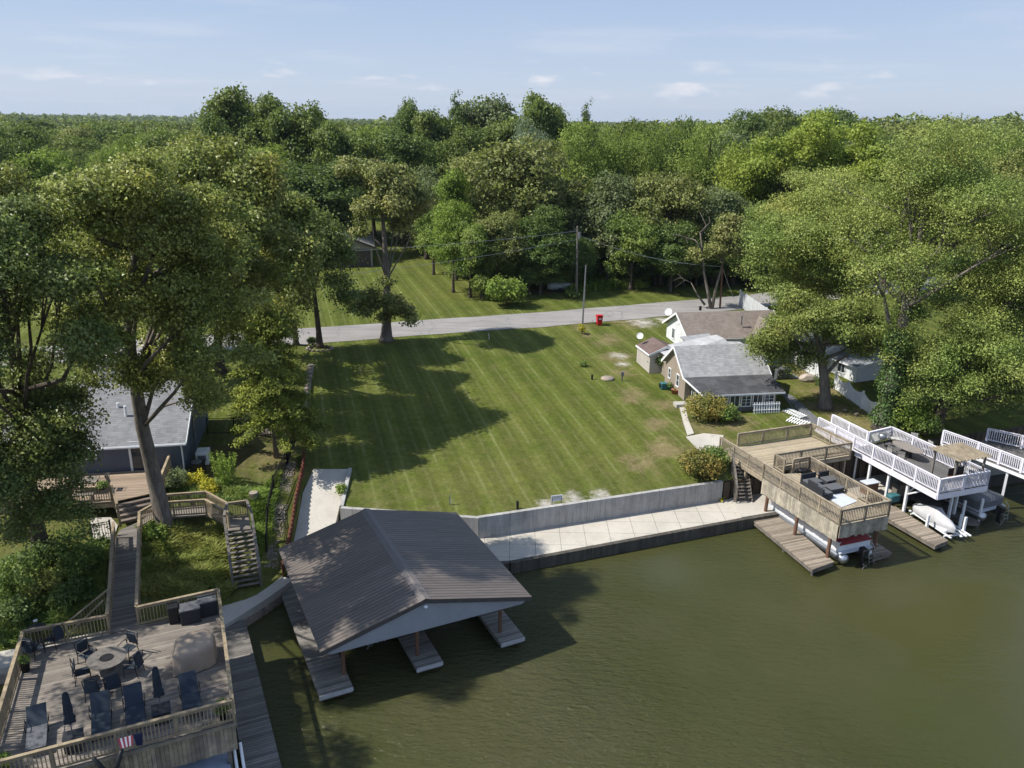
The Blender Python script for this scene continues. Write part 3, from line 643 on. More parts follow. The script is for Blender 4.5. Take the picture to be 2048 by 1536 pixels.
# boat inside left slip (pontoon nose just seen)
def pontoon(name, label, fr, L_=6.6, Wp=2.5, cover='cover_red', z=.55, rz=0, loc=(0, 0, 0), rail='white'):
    t = thing(name, label, 'pontoon boat', fr.w(loc), fr.a+rz)
    for s_ in (-1, 1):
        x = s_*(Wp/2-.34); MB().tube([(x, -.1, .12), (x, 0, .14), (x, .3, .17), (x, L_-1.2, .17), (x, L_-.5, .24), (x, L_, .5)], [.12, .3, .32, .32, .24, .05], 12).build('pontoon_tube', 'aluminium', t, True)
    MB().box((0, L_/2, .54), (Wp, L_-.2, .09)).build('deck', 'cover_white', t)
    for s_ in (-1, 1): MB().box((s_*(Wp/2-.03), L_/2-.1, .88), (.05, L_-.9, .58)).build('side_panel', rail, t, bevel=.02)
    MB().box((0, L_-.5, .88), (Wp-.1, .05, .58)).build('side_panel', rail, t); MB().box((0, .35, .88), (Wp-.1, .05, .58)).build('side_panel', rail, t)
    m = MB(); n = 9; sec = [(-Wp/2, 1.0), (-Wp/2+.05, 1.22), (-.7, 1.42), (0, 1.6), (.7, 1.42), (Wp/2-.05, 1.22), (Wp/2, 1.0)]
    vs = []
    for i in range(n):
        y = .25+(L_-.6)*i/(n-1); f = 1-.55*(abs(i/(n-1)-.45)*1.9)**2.5; f2 = .0+.06*(i % 2)
        vs += [(x*(1 if i not in (0, n-1) else .94), y, 1.0+(zz_-1.0)*f-f2*(1 if abs(x) < 1 else 0)) for x, zz_ in sec]
    fs = [(i*7+k, i*7+k+1, (i+1)*7+k+1, (i+1)*7+k) for i in range(n-1) for k in range(6)]+[tuple(range(6, -1, -1)), tuple((n-1)*7+k for k in range(7))]
    m.add(vs, fs).build('cover', cover, t, True)
    mo = MB(); mo.box((0, -.42, .78), (.38, .5, .42), 0, .12); mo.box((0, -.38, .3), (.16, .26, .7)); mo.box((0, -.4, -.12), (.12, .42, .16)); mt = mo.build('outboard_motor', 'black', t, bevel=.06)
    m = MB()
    for k in range(3): a = k*2.094; m.box((.11*math.cos(a), -.64, -.12+.11*math.sin(a)), (.16, .02, .07), 0, 0, -a)
    m.build('propeller', 'steel', mt)
    m = MB()
    for x in (-.19, .19): m.tube([(Wp/2-.45+x, -.02, .95), (Wp/2-.45+x, -.28, .75), (Wp/2-.45+x, -.38, -.25)], .022, 6)
    for k in range(4): m.beam((Wp/2-.64, -.3-.02*k, .65-.25*k), (Wp/2-.26, -.3-.02*k, .65-.25*k), .05, .03)
    m.build('ladder', 'aluminium', t)
    return t
b1 = pontoon('pontoon_boat', 'pale covered boat lying in the shadow of the boathouse, left slip', BH, 5.5, 2.3, 'cover_white', 0, 0, (2.95, 3.6, .45), 'cover_grey')

# ---- houses
def gable_box(th_, x0, x1, y0, y1, zb, ze, zr, ridge='x', wall='wall', roofm='roof', over=.35, trim='white', rth=.12, name_w='wall', yr=None):
    """walled volume with a gable roof, ridge along x or y"""
    if ridge == 'x':
        yr = (y0+y1)/2 if yr is None else yr
        V = [(x0, y0, zb), (x1, y0, zb), (x1, y1, zb), (x0, y1, zb), (x0, y0, ze), (x1, y0, ze), (x1, y1, ze), (x0, y1, ze), (x0, yr, zr), (x1, yr, zr)]
        MB().add(V, [(0, 1, 5, 4), (2, 3, 7, 6), (1, 2, 6, 9, 5), (3, 0, 4, 8, 7), (4, 5, 9, 8), (6, 7, 8, 9), (3, 2, 1, 0)]).build(name_w, wall, th_)
        s1 = (zr-ze)/(yr-y0); s2 = (zr-ze)/(y1-yr); k = .06
        q1 = [(x0-over, y0-over, ze-over*s1+k), (x1+over, y0-over, ze-over*s1+k), (x1+over, yr, zr+k), (x0-over, yr, zr+k)]
        q2 = [(x0-over, yr, zr+k), (x1+over, yr, zr+k), (x1+over, y1+over, ze-over*s2+k), (x0-over, y1+over, ze-over*s2+k)]
        r = MB().slab(q1, rth).build('roof', roofm, th_); MB().slab(q2, rth).build('roof', roofm, th_)
        m = MB()
        for x in (x0-over-.012, x1+over+.012):
            m.beam((x, y0-over, ze-over*s1-.02), (x, yr, zr-.02), .035, .2); m.beam((x, yr, zr-.02), (x, y1+over, ze-over*s2-.02), .035, .2)
        m.beam((x0-over, y0-over-.03, ze-over*s1-.03), (x1+over, y0-over-.03, ze-over*s1-.03), .06, .14)
        m.build('trim', trim, th_)
    else:
        xr = (x0+x1)/2; V = [(x0, y0, zb), (x1, y0, zb), (x1, y1, zb), (x0, y1, zb), (x0, y0, ze), (x1, y0, ze), (x1, y1, ze), (x0, y1, ze), (xr, y0, zr), (xr, y1, zr)]
        MB().add(V, [(0, 1, 5, 8, 4), (2, 3, 7, 9, 6), (1, 2, 6, 5), (3, 0, 4, 7), (4, 8, 9, 7), (5, 6, 9, 8), (3, 2, 1, 0)]).build(name_w, wall, th_)
        s1 = (zr-ze)/(xr-x0); k = .06; z_ = ze-over*s1+k
        MB().slab([(x0-over, y0-over, z_), (xr, y0-over, zr+k), (xr, y1, zr+k), (x0-over, y1, z_)], rth).build('roof', roofm, th_)
        MB().slab([(xr, y0-over, zr+k), (x1+over, y0-over, z_), (x1+over, y1, z_), (xr, y1, zr+k)], rth).build('roof', roofm, th_)
        m = MB(); y = y0-over-.012; m.beam((x0-over, y, z_-.08), (xr, y, zr-.02), .035, .2); m.beam((xr, y, zr-.02), (x1+over, y, z_-.08), .035, .2)
        m.beam((x0-over-.03, y0-over, z_-.08), (x0-over-.03, y1, z_-.08), .06, .14); m.build('trim', trim, th_)
def window(th_, c, wd, h, face='-y', bars=1, rows=0, frame='white', glass='glass'):
    """framed pane on a wall facing -y or -x"""
    c = Vector(c); ax = Vector((1, 0, 0)) if face == '-y' else Vector((0, 1, 0)); nr = Vector((0, -1, 0)) if face == '-y' else Vector((-1, 0, 0)) if face == '-x' else Vector((1, 0, 0))
    def bx(m, o, sx, sz, dn, t): 
        d = (sx, t, sz) if face == '-y' else (t, sx, sz); m.box(c+ax*o[0]+Vector((0, 0, o[1]))+nr*dn, d)
    m = MB(); f = .07
    bx(m, (0, h/2+f/2), wd+2*f, f, .02, .06); bx(m, (0, -h/2-f/2), wd+2*f, f, .03, .09)
    for s_ in (-1, 1): bx(m, (s_*(wd/2+f/2), 0), f, h, .02, .06)
    for k in range(bars): bx(m, (-wd/2+wd*(k+1)/(bars+1), 0), .05, h, .012, .04)
    for k in range(rows): bx(m, (0, -h/2+h*(k+1)/(rows+1)), wd, .025, .014, .03)
    w_ = m.build('window', frame, th_); m = MB(); bx(m, (0, 0), wd, h, .004, .02); m.build('pane', glass, w_); return w_
# tan lake cottage
TF = F((*P(1408, 826, 3.2)[:2], 0), 10.0)
M['tan_siding'] = siding('tan_siding', (.33, .275, .225), .13); M['shingle_grey'] = shingles('shingle_grey', (.34, .34, .345), (.20, .20, .205)); M['shingle_grey2'] = shingles('shingle_grey2', (.42, .425, .44), (.28, .28, .29))
M['rolled_roof'] = simple('rolled_roof', (.062, .062, .068), .85, .3, 1.2, .2, c2=(.095, .095, .10)); M['shingle_brown'] = shingles('shingle_brown', (.20, .165, .145), (.27, .235, .21)); M['shingle_red'] = shingles('shingle_red', (.14, .10, .09), (.19, .145, .13))
tc_ = thing('cottage', 'tan sided lake cottage with grey shingle roof and dark glazed porch', 'house', TF.loc, TF.a)
bw = 6.5; gable_box(tc_, -.55, bw, 2.95, 7.6, 2.6, 5.5, 7.25, 'x', 'tan_siding', 'shingle_grey', .32, 'white', yr=5.3)
# porch
M['porch_wall'] = siding('porch_wall', (.12, .12, .125), .14)
MB().add([(.0, 0, 2.6), (6.0, 0, 2.6), (6.0, 2.93, 2.6), (0, 2.93, 2.6), (0, 0, 3.55), (6.0, 0, 3.55), (6.0, 2.93, 3.55), (0, 2.93, 3.55)], [(0, 1, 5, 4), (1, 2, 6, 5), (2, 3, 7, 6), (3, 0, 4, 7), (4, 5, 6, 7)]).build('porch_wall', M['porch_wall'], tc_)
MB().slab([(-.35, -.4, 4.83), (6.55, -.4, 4.83), (6.75, 2.6, 5.37), (-.85, 2.6, 5.37)], .12).build('porch_roof', 'rolled_roof', tc_)
m = MB(); m.beam((-.35, -.42, 4.74), (6.55, -.42, 4.74), .05, .13); m.beam((-.37, -.4, 4.74), (-.87, 2.6, 5.28), .05, .13); m.build('trim', 'white', tc_)
for k in range(7): MB().box((.05+k*.985, .05, 4.15), (.12, .12, 1.2)).build('porch_post', 'wood_tan' if 0 < k else 'white', tc_)
for k in range(6): window(tc_, (.54+k*.985, .04, 4.15), .74, 1.02, '-y', 1, 3 if k % 2 else 0)
for k in range(3): window(tc_, (.02, .55+k*.9, 3.95), .66, 1.4, '-x', 1, 2)
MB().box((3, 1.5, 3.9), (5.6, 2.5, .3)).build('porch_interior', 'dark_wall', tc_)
window(tc_, (-.55, 4.55, 4.5), .5, .95, '-x', 0, 1); window(tc_, (-.55, 6.5, 4.55), .42, .8, '-x', 0, 1)
MB().box((-.57, 5.25, 6.55), (.05, .4, .45)).build('vent', 'white', tc_)
ch = MB().box((6.1, 5.6, 7.25), (.42, .42, .9)).build('chimney', 'dark_wall', tc_); MB().box((6.1, 5.6, 7.74), (.5, .5, .08)).build('chimney_cap', 'wood_tan', ch)
# rear wings of the cottage: grey hip roof, low flat link
hip = P(1416.5, 654, 6.9); hl = TF.l(hip)
m = MB(); q = [(-.4, 7.6, 5.6), (6.4, 7.6, 5.6), (6.4, 11.2, 5.55), (-.4, 11.2, 5.55)]; pk = (hl.x, 9.2, 6.75); pk2 = (hl.x+.1, 11.2, 6.6)
m.add(q+[pk, pk2], [(0, 1, 4), (1, 2, 5, 4), (3, 0, 4, 5), (2, 3, 5), (0, 3, 2, 1)]); m.build('rear_roof', 'shingle_grey2', tc_)
MB().box((3.0, 9.4, 4.2), (6.3, 3.5, 2.6)).build('rear_wall', M['tan_siding'], tc_)
MB().slab([(4.5, 7.9, 5.9), (8.1, 7.9, 5.65), (8.1, 11.5, 5.75), (4.5, 11.5, 5.95)], .15).build('link_roof', 'shingle_grey2', tc_)
# white house with brown roof behind
wp = P(1493, 615, 7.3)
WF = F((*P(1331, 672, 3.9)[:2], 0), 10.0)
M['white_siding'] = siding('white_siding', (.72, .73, .75), .12); M['blue_siding'] = siding('blue_siding', (.26, .34, .38), .12)
wh = thing('house', 'white house with mottled brown shingle roof between cottage and road', 'house', WF.loc, WF.a)
gable_box(wh, 0, 9.6, -6.6, -.2, 3.3, 5.5, 7.15, 'x', 'white_siding', 'shingle_brown', .4)
gable_box(wh, 6.2, 10.0, -10.2, -4.0, 3.3, 5.45, 6.75, 'y', 'blue_siding', 'shingle_brown', .35)
window(wh, (0, -2.2, 4.75), .6, 1.0, '-x', 1); MB().box((-.03, -3.4, 6.25), (.05, .4, .5)).build('vent', 'white', wh)
MB().box((.25, -7.9, 4.5), (2.0, 2.4, 2.0)).build('entry_wall', 'blue_siding', wh)
MB().slab([(-1.0, -9.2, 5.45), (1.5, -9.2, 5.7), (1.9, -6.5, 5.8), (-1.0, -6.5, 5.55)], .12).build('entry_roof', shingles('entry_shingle', (.30, .31, .325), (.22, .23, .24)), wh)
m = MB(); m.cyl((5.6, -5.6, 6.3), .08, .75, 8); m.cyl((5.6, -5.6, 7.05), .13, .12, 8); m.build('roof_vent', 'steel', wh)
MB().cyl((3.0, -1.4, 6.9), .14, .42, 8).build('roof_vent', 'black', wh)
# shed
SF = F((*P(1298, 746, 3.6)[:2], 0), 12.0)
sh = thing('shed', 'small tan garden shed with dark red shingle roof', 'shed', SF.loc, SF.a)
gable_box(sh, 0, 3.0, 0, 3.3, 3.2, 5.35, 6.0, 'y', siding('shed_siding', (.46, .42, .385), .3), 'shingle_red', .12, 'white')
def dish(name, label, p, d=.75, yaw=0):
    t = thing(name, label, 'satellite dish', p, yaw); m = MB(); m.tube([(0, 0, 0), (0, 0, .5), (0, -.08, .62)], .03, 6); m.build('mast', 'steel', t)
    m = MB(); n = 16; vs = [(0, -.1, .7)]
    for r in (.5, 1): vs += [(d/2*r*math.cos(2*math.pi*k/n), -.1-.1*r*r, .7+.35+d/2*r*math.sin(2*math.pi*k/n)*1.0-.35) for k in range(n)]
    fs = [(0, 1+k, 1+(k+1) % n) for k in range(n)]+[(1+k, 1+n+k, 1+n+(k+1) % n, 1+(k+1) % n) for k in range(n)]
    o = m.add(vs, fs).build('reflector', 'white', t, True); o.rotation_euler = (R_(-28), 0, 0); o.location = (0, -.3, .13)
    MB().tube([(0, -.12, .42), (0, -.55, .5), (0, -.58, .66)], .018, 6).build('feed_arm', 'steel', t); return t
dish('satellite_dish', 'white satellite dish on the corner of the tan shed', SF.w((.1, 3.0, 5.5)), .62, R_(-20))
dish('satellite_dish', 'white satellite dish on the white house gable by the road', WF.w((.05, -.3, 5.75)), .78, R_(-30))
# white cottage behind the picket fence (right)
RF = F((*G(1570, 700)[:2], 0), -55)
rh = thing('cottage', 'white cottage with grey flat roofs seen through the right hand trees', 'house', (P(1620, 745, 3.4).x, P(1620, 745, 3.4).y, 0), R_(-68))
gable_box(rh, -7.5, 0.4, 0.6, 8.0, 3.0, 5.6, 6.8, 'x', 'white_siding', simple('flat_grey', (.14, .155, .155), .85, .2, 1), .4)
gable_box(rh, .45, 4.0, 1.5, 6.8, 3.0, 5.0, 5.4, 'x', 'white_siding', simple('flat_grey2', (.21, .225, .25), .85, .2, 1), .3)
for x, y in ((-6, 4.6), (-3.2, 4.6), (2.2, 4.4)): window(rh, (x, .6 if x < 0 else 1.5, y), .8, .9, '-y', 1)
# garage beyond the road
GF = F((*P(746, 533, 4.5)[:2], 0), 13.0)
gg = thing('garage', 'beige garage with dark doors beyond the road', 'garage', GF.loc, GF.a)
gable_box(gg, -10, 0, 0, 12, 4.0, 7.5, 9.5, 'y', siding('garage_siding', (.27, .25, .21), .3), simple('garage_roof', (.16, .155, .15), .85, .2, .8), .5, 'black')
MB().box((-2.6, -.03, 5.75), (4.6, .06, 2.6)).build('garage_door', simple('garage_door', (.07, .05, .045), .6), gg); MB().box((-8.4, -.03, 5.75), (4.6, .06, 2.6)).build('garage_door', simple('garage_door2', (.07, .05, .045), .6), gg)
window(gg, (-5.5, 0, 5.9), .7, 1.0, '-y')
# grey house on the left
LF = F((*P(372, 950, 3.3)[:2], 0), 11.0)
M['slate_siding'] = siding('slate_siding', (.10, .115, .15), .14); M['shingle_slate'] = shingles('shingle_slate', (.235, .235, .245), (.16, .16, .17))
lh = thing('house', 'slate blue sided house with grey shingle roof behind the left trees', 'house', LF.loc, LF.a)
gable_box(lh, -14, 0, 0, 9.0, 2.6, 5.75, 8.2, 'x', 'slate_siding', 'shingle_slate', .3, yr=4.6)
M['wall_lit'] = M['slate_siding']
def lpx(x, y, Yl=0):  # point on the front wall plane (local y = Yl)
    o = Vector((0, 0, CAM_H)); d = ray(x, y); a = LF.l(o); b = LF.l(o+d); t = (Yl-a.y)/(b.y-a.y); return a.lerp(b, t)
w1 = lpx(171, 905); window(lh, (w1.x, 0, w1.z), 1.1, .8, '-y', 1)
d1 = lpx(281, 888+30); 
dr = MB().box((d1.x, -.03, 4.75), (1.25, .06, 2.1)).build('door', 'white', lh); MB().box((d1.x, -.07, 4.75), (.95, .03, 1.85)).build('door_glass', 'glass', dr)
m = MB(); m.beam((-14.3, -.36, 5.53), (.3, -.36, 5.53), .1, .1); m.build('gutter', 'white', lh)
MB().tube([(-.05, -.33, 5.5), (-.05, -.08, 5.2), (-.05, -.08, 2.9)], .05, 6).build('downspout', 'white', lh)
m = MB(); m.tube([(.06, 3.6, 3), (.06, 3.6, 7.2)], .04, 6); m.box((.1, 3.5, 4.7), (.12, .3, .45)); m.build('electric_meter', 'steel', lh)
for x, y in ((-4.2, 2.6), (-3.6, 1.9)): MB().cyl((x, y, 6.2), .08, 1.3, 8).build('roof_vent', 'white', lh)
gp = thing('porch', 'small white columned entry gable behind the slate house roof', 'porch', LF.w((-7.6, 9.6, 0)), LF.a)
gable_box(gp, -2, 2, 0, 4, 3.2, 6.2, 7.3, 'y', 'white_siding', 'shingle_slate', .3)

# ================================================================== DECKS
def railing(th_, p, q, h=1.0, mat='wood_tan', sp_=.13, name='railing', cap=.14, posts=True, bal=.035, pw=.09, drop=0):
    p = Vector(p); q = Vector(q); m = MB(); d = q-p; n = max(2, int(Vector((d.x, d.y)).length/sp_)); up = Vector((0, 0, 1))
    for k in range(1, n): a = p.lerp(q, k/n); m.box(a+up*(h/2+.02-drop/2), (bal, bal, h-.12+drop), math.atan2(d.y, d.x))
    m.beam(p+up*.12, q+up*.12, .04, .085); m.beam(p+up*(h-.1), q+up*(h-.1), .04, .085); m.beam(p+up*h, q+up*h, cap, .035)
    r = m.build(name, mat, th_)
    if posts:
        k = max(1, round(d.length/1.9))
        for j in range(k+1):
            a = p.lerp(q, j/k); MB().box(a+up*(h/2-.06), (pw, pw, h+.1), math.atan2(d.y, d.x)).build('railing_post', mat, r)
    return r
def floor_(th_, poly, z, mat, name='floor', th=.06):
    return MB().prism(poly, z-th, z).build(name, mat, th_)
def stairs(th_, a, b, wdt, n, mat='wood_grey', riser=False, name='stair'):
    """n treads from a (high) to b (low); width along perpendicular"""
    a = Vector(a); b = Vector(b); d = b-a; dh = Vector((d.x, d.y, 0)); run = dh.length/n; dh.normalize(); s_ = Vector((-dh.y, dh.x, 0)); ang = math.atan2(s_.y, s_.x)
    m = MB()
    for k in range(n): c = a.lerp(b, (k+.5)/n); m.box(c, (wdt, run*.92, .05), ang)
    m.build(name, mat, th_); m = MB()
    for s1 in (-1, 1): m.beam(a+s_*s1*(wdt/2+.03)-Vector((0, 0, .16)), b+s_*s1*(wdt/2+.03)-Vector((0, 0, .16)), .05, .28)
    if riser:
        for k in range(n): c = a.lerp(b, k/n); m.box(c-Vector((0, 0, .1)), (wdt, .02, .16), ang)
    m.build('stringer', mat, th_)
# ---------- left deck over the boat lift
DF = F((*P(469, 1443, 3.1)[:2], 0), 25.0)
M['deck_grey'] = planks('deck_grey', (.235, .205, .175), 0, .14, .05, .28, (.14, .125, .11)); M['deck_side'] = planks('deck_side', (.30, .245, .165), 0, .15, .07, .4, (.2, .16, .11), vertical=True)
dk = thing('lakeside_deck', 'big weathered timber deck with railings on the left shore', 'deck', DF.loc, DF.a)
a_bl = DF.px(45, 1260, 4.15); a_l2 = DF.px(0, 1408, 4.15); ldir = (a_l2-a_bl).normalized(); a_fl = a_bl+ldir*(a_bl.y/(-ldir.y)); a_fl.y = 0
a_br = DF.px(436, 1176, 4.15); e1 = DF.px(272, 1212, 4.15); e2 = DF.px(218, 1173, 4.15); e2b = DF.px(213, 1228, 4.15)
ZD = 3.1
poly = [(0, 0), (a_br.x, a_br.y), (e1.x, e1.y), (e2b.x, e2b.y), (a_bl.x, a_bl.y), (a_fl.x, 0)]
floor_(dk, poly, ZD, 'deck_grey')
def v(p, z=ZD): return (p[0], p[1], z)
railing(dk, v((0, 0)), v(a_br)); railing(dk, v(a_br), v(e1)); railing(dk, v(a_bl), v(e2b)); railing(dk, v(a_bl), v((a_fl.x, 0))); railing(dk, v((0, 0)), v((a_fl.x, 0)))
def skirt(th_, a, b, zt, zb, mat, t=.04, name='skirting', jag=.05, bw=.15):
    a = Vector(a); b = Vector(b); n = max(1, round((b-a).length/bw)); rr = random.Random(3); m = MB(); ang = math.atan2(b.y-a.y, b.x-a.x)
    for k in range(n):
        c = a.lerp(b, (k+.5)/n); z0 = zb-rr.uniform(0, jag); m.box((c.x, c.y, (zt+z0)/2), ((b-a).length/n-.012, t, zt-z0), ang)
    return m.build(name, mat, th_)
M['board_tan'] = simple('board_tan', (.30, .25, .17), .8, .35, 1.8, c2=(.2, .17, .13), isl=.28); M['board_weather'] = simple('board_weather', (.29, .26, .20), .85, .35, 2, c2=(.2, .18, .15))
skirt(dk, (.02, -.08), (a_fl.x, -.08), ZD-.02, ZD-1.2, 'board_tan'); 
m = MB(); m.beam((.06, 0, ZD-.2), (a_br.x+.06, a_br.y, ZD-.2), .05, .28); m.beam((.05, -.12, ZD-.02), (a_fl.x, -.12, ZD-.02), .16, .05); m.build('rim_joist', 'board_tan', dk)
for x in (-.3, -3.6, -7.0):
    for y in (.3, 4, 7): MB().box((x, y, ZD/2-.5), (.16, .16, ZD+1.0-.16)).build('support_post', 'wood_grey', dk)
pr = thing('dock', 'long grey timber dock running along the right side of left deck', 'dock', DF.loc, DF.a)
pa = DF.px(482, 1240, .6); pb = DF.px(535, 1536, .6)
MB().box((.85+.0, (pa.y-9)/2, .55), (1.35, pa.y+9, .1)).build('dock_surface', planks('dock_boards2', (.20, .185, .165), 0, .15, .07, .35, (.12, .11, .10)), pr)
MB().box((.85, (pa.y-9)/2, .4), (1.25, pa.y+8.9, .18)).build('dock_frame', 'wood_grey', pr)
# walkway, landing, stair from the left deck up to the house
wk = thing('walkway', 'timber boardwalk with railings climbing from deck to house', 'walkway', DF.loc, DF.a)
r1 = DF.px(226, 1042, 4.15); r2 = DF.px(278, 1022, 4.15); w1_ = (e2.x, e2.y); 
k0 = DF.px(216, 1075, 3.1); k1 = DF.px(235, 1040, 3.1); k2 = DF.px(278, 1040, 3.1)
floor_(wk, [(e1.x, e1.y+.01), (e2b.x, e2b.y+.02), (e2.x, e2.y), (r1.x, r1.y), (r1.x+.2, r1.y+.9), (r2.x, r2.y+.9), (r2.x, r2.y)], ZD+.015, planks('walk_boards', (.20, .18, .16), 0, .14, .06, .3, (.12, .11, .10)))
railing(wk, v(e1), v(r2)); railing(wk, v(e2), v(r1)); railing(wk, v(e2b), v(e2))
g1 = DF.px(110, 1243, 3.1); MB().beam((e2.x, e2.y, 4.05), (g1.x, g1.y, 2.6), .14, .04).beam((e2.x-.25, e2.y-.7, 3.9), (g1.x+.4, g1.y-.35, 2.45), .12, .04).build('handrail', 'wood_tan', wk)
rr_ = random.Random(1); m = MB()
for k in range(18): a = Vector((e2.x, e2.y, 4.05)).lerp(Vector((g1.x, g1.y, 2.6)), k/18); m.box(a-Vector((0, 0, .45)), (.035, .035, .85))
m.build('baluster', 'wood_tan', wk, ); wk.children[-1]['kind'] = 'stuff' if False else ''
# bridge to the stair landing: px polyline of the outer rail tops
bq = [DF.px(*q, 4.15) for q in ((278, 1022), (306, 1006), (345, 1001), (410, 997), (455, 1022))]
br_ = [DF.px(*q, 4.3) for q in ((320, 988), (410, 982), (452, 1003))]
floor_(wk, [(bq[0].x, bq[0].y), (bq[1].x, bq[1].y), (bq[3].x, bq[3].y), (bq[4].x, bq[4].y), (bq[4].x+.2, bq[4].y+1.25), (bq[3].x+.1, bq[3].y+1.25), (bq[1].x, bq[1].y+1.2), (bq[0].x, bq[0].y+.89)], ZD+.01, 'deck_grey', 'bridge')
for a, b in zip(bq[:-1], bq[1:]): railing(wk, v(a, ZD+.0), v(b, ZD+.0))
t1 = DF.px(320, 988, 4.15); t2 = DF.px(411, 981, 4.15); t3 = DF.px(454, 1004, 4.15); t4 = DF.px(493, 999, 4.15)
railing(wk, v(t1), v(t2)); railing(wk, v(t2), v(t3)); railing(wk, v(t3), v(t4))
s1 = DF.px(455, 1062, 3.12); s2 = DF.px(502, 1058, 3.12); s3 = DF.px(470, 1180, .95); s4 = DF.px(520, 1172, .95)
c1 = (s1+s2)/2; c2 = (s3+s4)/2; 
st = thing('staircase', 'open timber staircase from upper landing down to the seawall path', 'stairs', DF.loc, DF.a)
l1 = DF.px(457, 1022, 3.12); l2 = DF.px(496, 1020, 3.12)
floor_(st, [(s1.x, s1.y), (s2.x, s2.y), (t4.x, t4.y), (t3.x, t3.y)], ZD+.03, 'deck_grey', 'landing')
c1.z = ZD+.0; c2.z = 1.0; stairs(st, c1, c2, 1.3, 12, 'wood_grey')
dv = (c2-c1); dv.z = 0; dv.normalize(); sv = Vector((-dv.y, dv.x, 0))
for k in (-1, 1):
    a = c1+sv*k*.72; b = c2+sv*k*.72; q = (t4 if k > 0 else t3)
    m = MB(); m.beam(a+Vector((0, 0, 1.02)), b+Vector((0, 0, 1.02)), .14, .04); m.beam(a+Vector((0, 0, .5)), b+Vector((0, 0, .5)), .04, .09); m.build('handrail', 'wood_grey', st)
    MB().beam(Vector((q.x, q.y, ZD+1.02)), a+Vector((0, 0, 1.02)), .14, .04).build('handrail', 'wood_grey', st)
    for f in (0, .5, 1): p = a.lerp(b, f); MB().box(p+Vector((0, 0, .3)), (.1, .1, 1.6)).build('post', 'wood_grey', st)
for p in (t1, t2, t3, t4, s1, s2): MB().box((p.x, p.y, 1.7), (.12, .12, 2.7)).build('post', 'wood_grey', st)
# upper house deck with steps
UF = F((*P(250, 955, 3.85)[:2], 0), 11.0); ZU = 3.85
ud = thing('house_deck', 'warm timber house deck with broad steps beside the slate house', 'deck', UF.loc, UF.a)
u = lambda x, y, z=ZU: UF.px(x, y, z)
f1 = u(228, 1003); f2 = u(310, 985); 
M['deck_warm'] = planks('deck_warm', (.33, .25, .18), 0, .14, .05, .25, (.24, .19, .15))
hw = LF.w((0, -.1, 0)); hl_ = UF.l(hw); yh = hl_.y
floor_(ud, [(f1.x-6.5, f1.y), (f1.x, f1.y), (f2.x, f2.y), (hl_.x-.9, yh), (f1.x-6.5, yh)], ZU, 'deck_warm')
railing(ud, (f1.x-6.5, f1.y, ZU), (f1.x-.1, f1.y, ZU), 1.0, 'wood_tan')
m = MB(); m.box((f1.x-3.2, f1.y-.04, ZU-.2), (6.6, .05, .26)); m.build('rim_joist', 'wood_tan', ud)
g2 = u(322, 990); railing(ud, (g2.x, g2.y+.2, ZU), (hl_.x-.8, yh-.1, ZU), 1.0, 'wood_tan')
dd = (f2-f1); dd.z = 0; dn = Vector((dd.y, -dd.x, 0)).normalized(); 
m = MB()
for k in range(4):
    a = f1+dn*(k*.34); b = f2+dn*(k*.34); z = ZU-.18*(k+1)
    m.slab([(a.x, a.y, z), (b.x, b.y, z), (b.x+dn.x*.33, b.y+dn.y*.33, z), (a.x+dn.x*.33, a.y+dn.y*.33, z)], .17)
m.build('steps', planks('step_boards', (.22, .18, .15), 0, .14, .05, .3), ud)
MB().beam((f1.x, f1.y, ZU+1), (f1.x+dn.x*1.4, f1.y+dn.y*1.4, ZD+1.0), .14, .05).build('handrail', 'wood_tan', ud)
for f in (0, 1.4): MB().box((f1.x+dn.x*f, f1.y+dn.y*f, ZU+.3-f*.4), (.1, .1, 1.5)).build('post', 'wood_tan', ud)

# ---------- furniture makers
def tube_chair(label, loc, rz, sling='navy', frame='black', group=None, name='chair', sc=1.0):
    t = thing(name, label, 'chair', loc, rz, group); t.scale = (sc, sc, sc)
    MB().box((0, 0, .42), (.5, .5, .03)).build('seat', sling, t, bevel=.01)
    MB().box((0, .29, .72), (.48, .03, .6), 0, R_(14)).build('backrest', sling, t, bevel=.01)
    for s_ in (-1, 1):
        m = MB(); x = s_*.27; m.tube([(x, -.27, 0), (x, -.25, .42), (x, -.22, .64), (x, .22, .66), (x, .26, .42)], .018, 6); m.build('arm', frame, t)
        MB().tube([(x, .33, 0), (x, .25, .42), (x, .36, 1.02)], .018, 6).build('rear_leg', frame, t)
    for y, z in ((.25, .42), (-.25, .41), (.36, 1.02)): MB().tube([(-.27, y, z), (.27, y, z)], .015, 6).build('crossbar', frame, t)
    return t
def place(src, label, loc, rz): c = copy_tree(src, None, label); c.location = loc; c.rotation_euler = (0, 0, rz); return c
def lounger(label, loc, rz, foot='navy', group=None, mat='navy'):
    t = thing('sun_lounger', label, 'sun lounger', loc, rz, group); m = MB()
    for s_ in (-1, 1): m.beam((s_*.33, -.95, .3), (s_*.33, .35, .3), .03, .05)
    m.beam((-.33, -.95, .3), (.33, -.95, .3), .03, .05); m.beam((-.33, .35, .3), (.33, .35, .3), .03, .04); m.build('frame', 'black', t)
    MB().box((0, -.3, .335), (.66, 1.3, .03)).build('seat', foot, t)
    MB().box((0, .62, .6), (.66, .78, .03), 0, R_(42)).build('backrest', mat, t)
    for s_ in (-1, 1):
        MB().tube([(s_*.36, .1, .3), (s_*.38, .08, .58), (s_*.38, .5, .6), (s_*.36, .5, .3)], .016, 6).build('arm', 'black', t)
        for y in (-.85, .3): MB().box((s_*.32, y, .15), (.04, .04, .3)).build('leg', 'black', t)
    return t
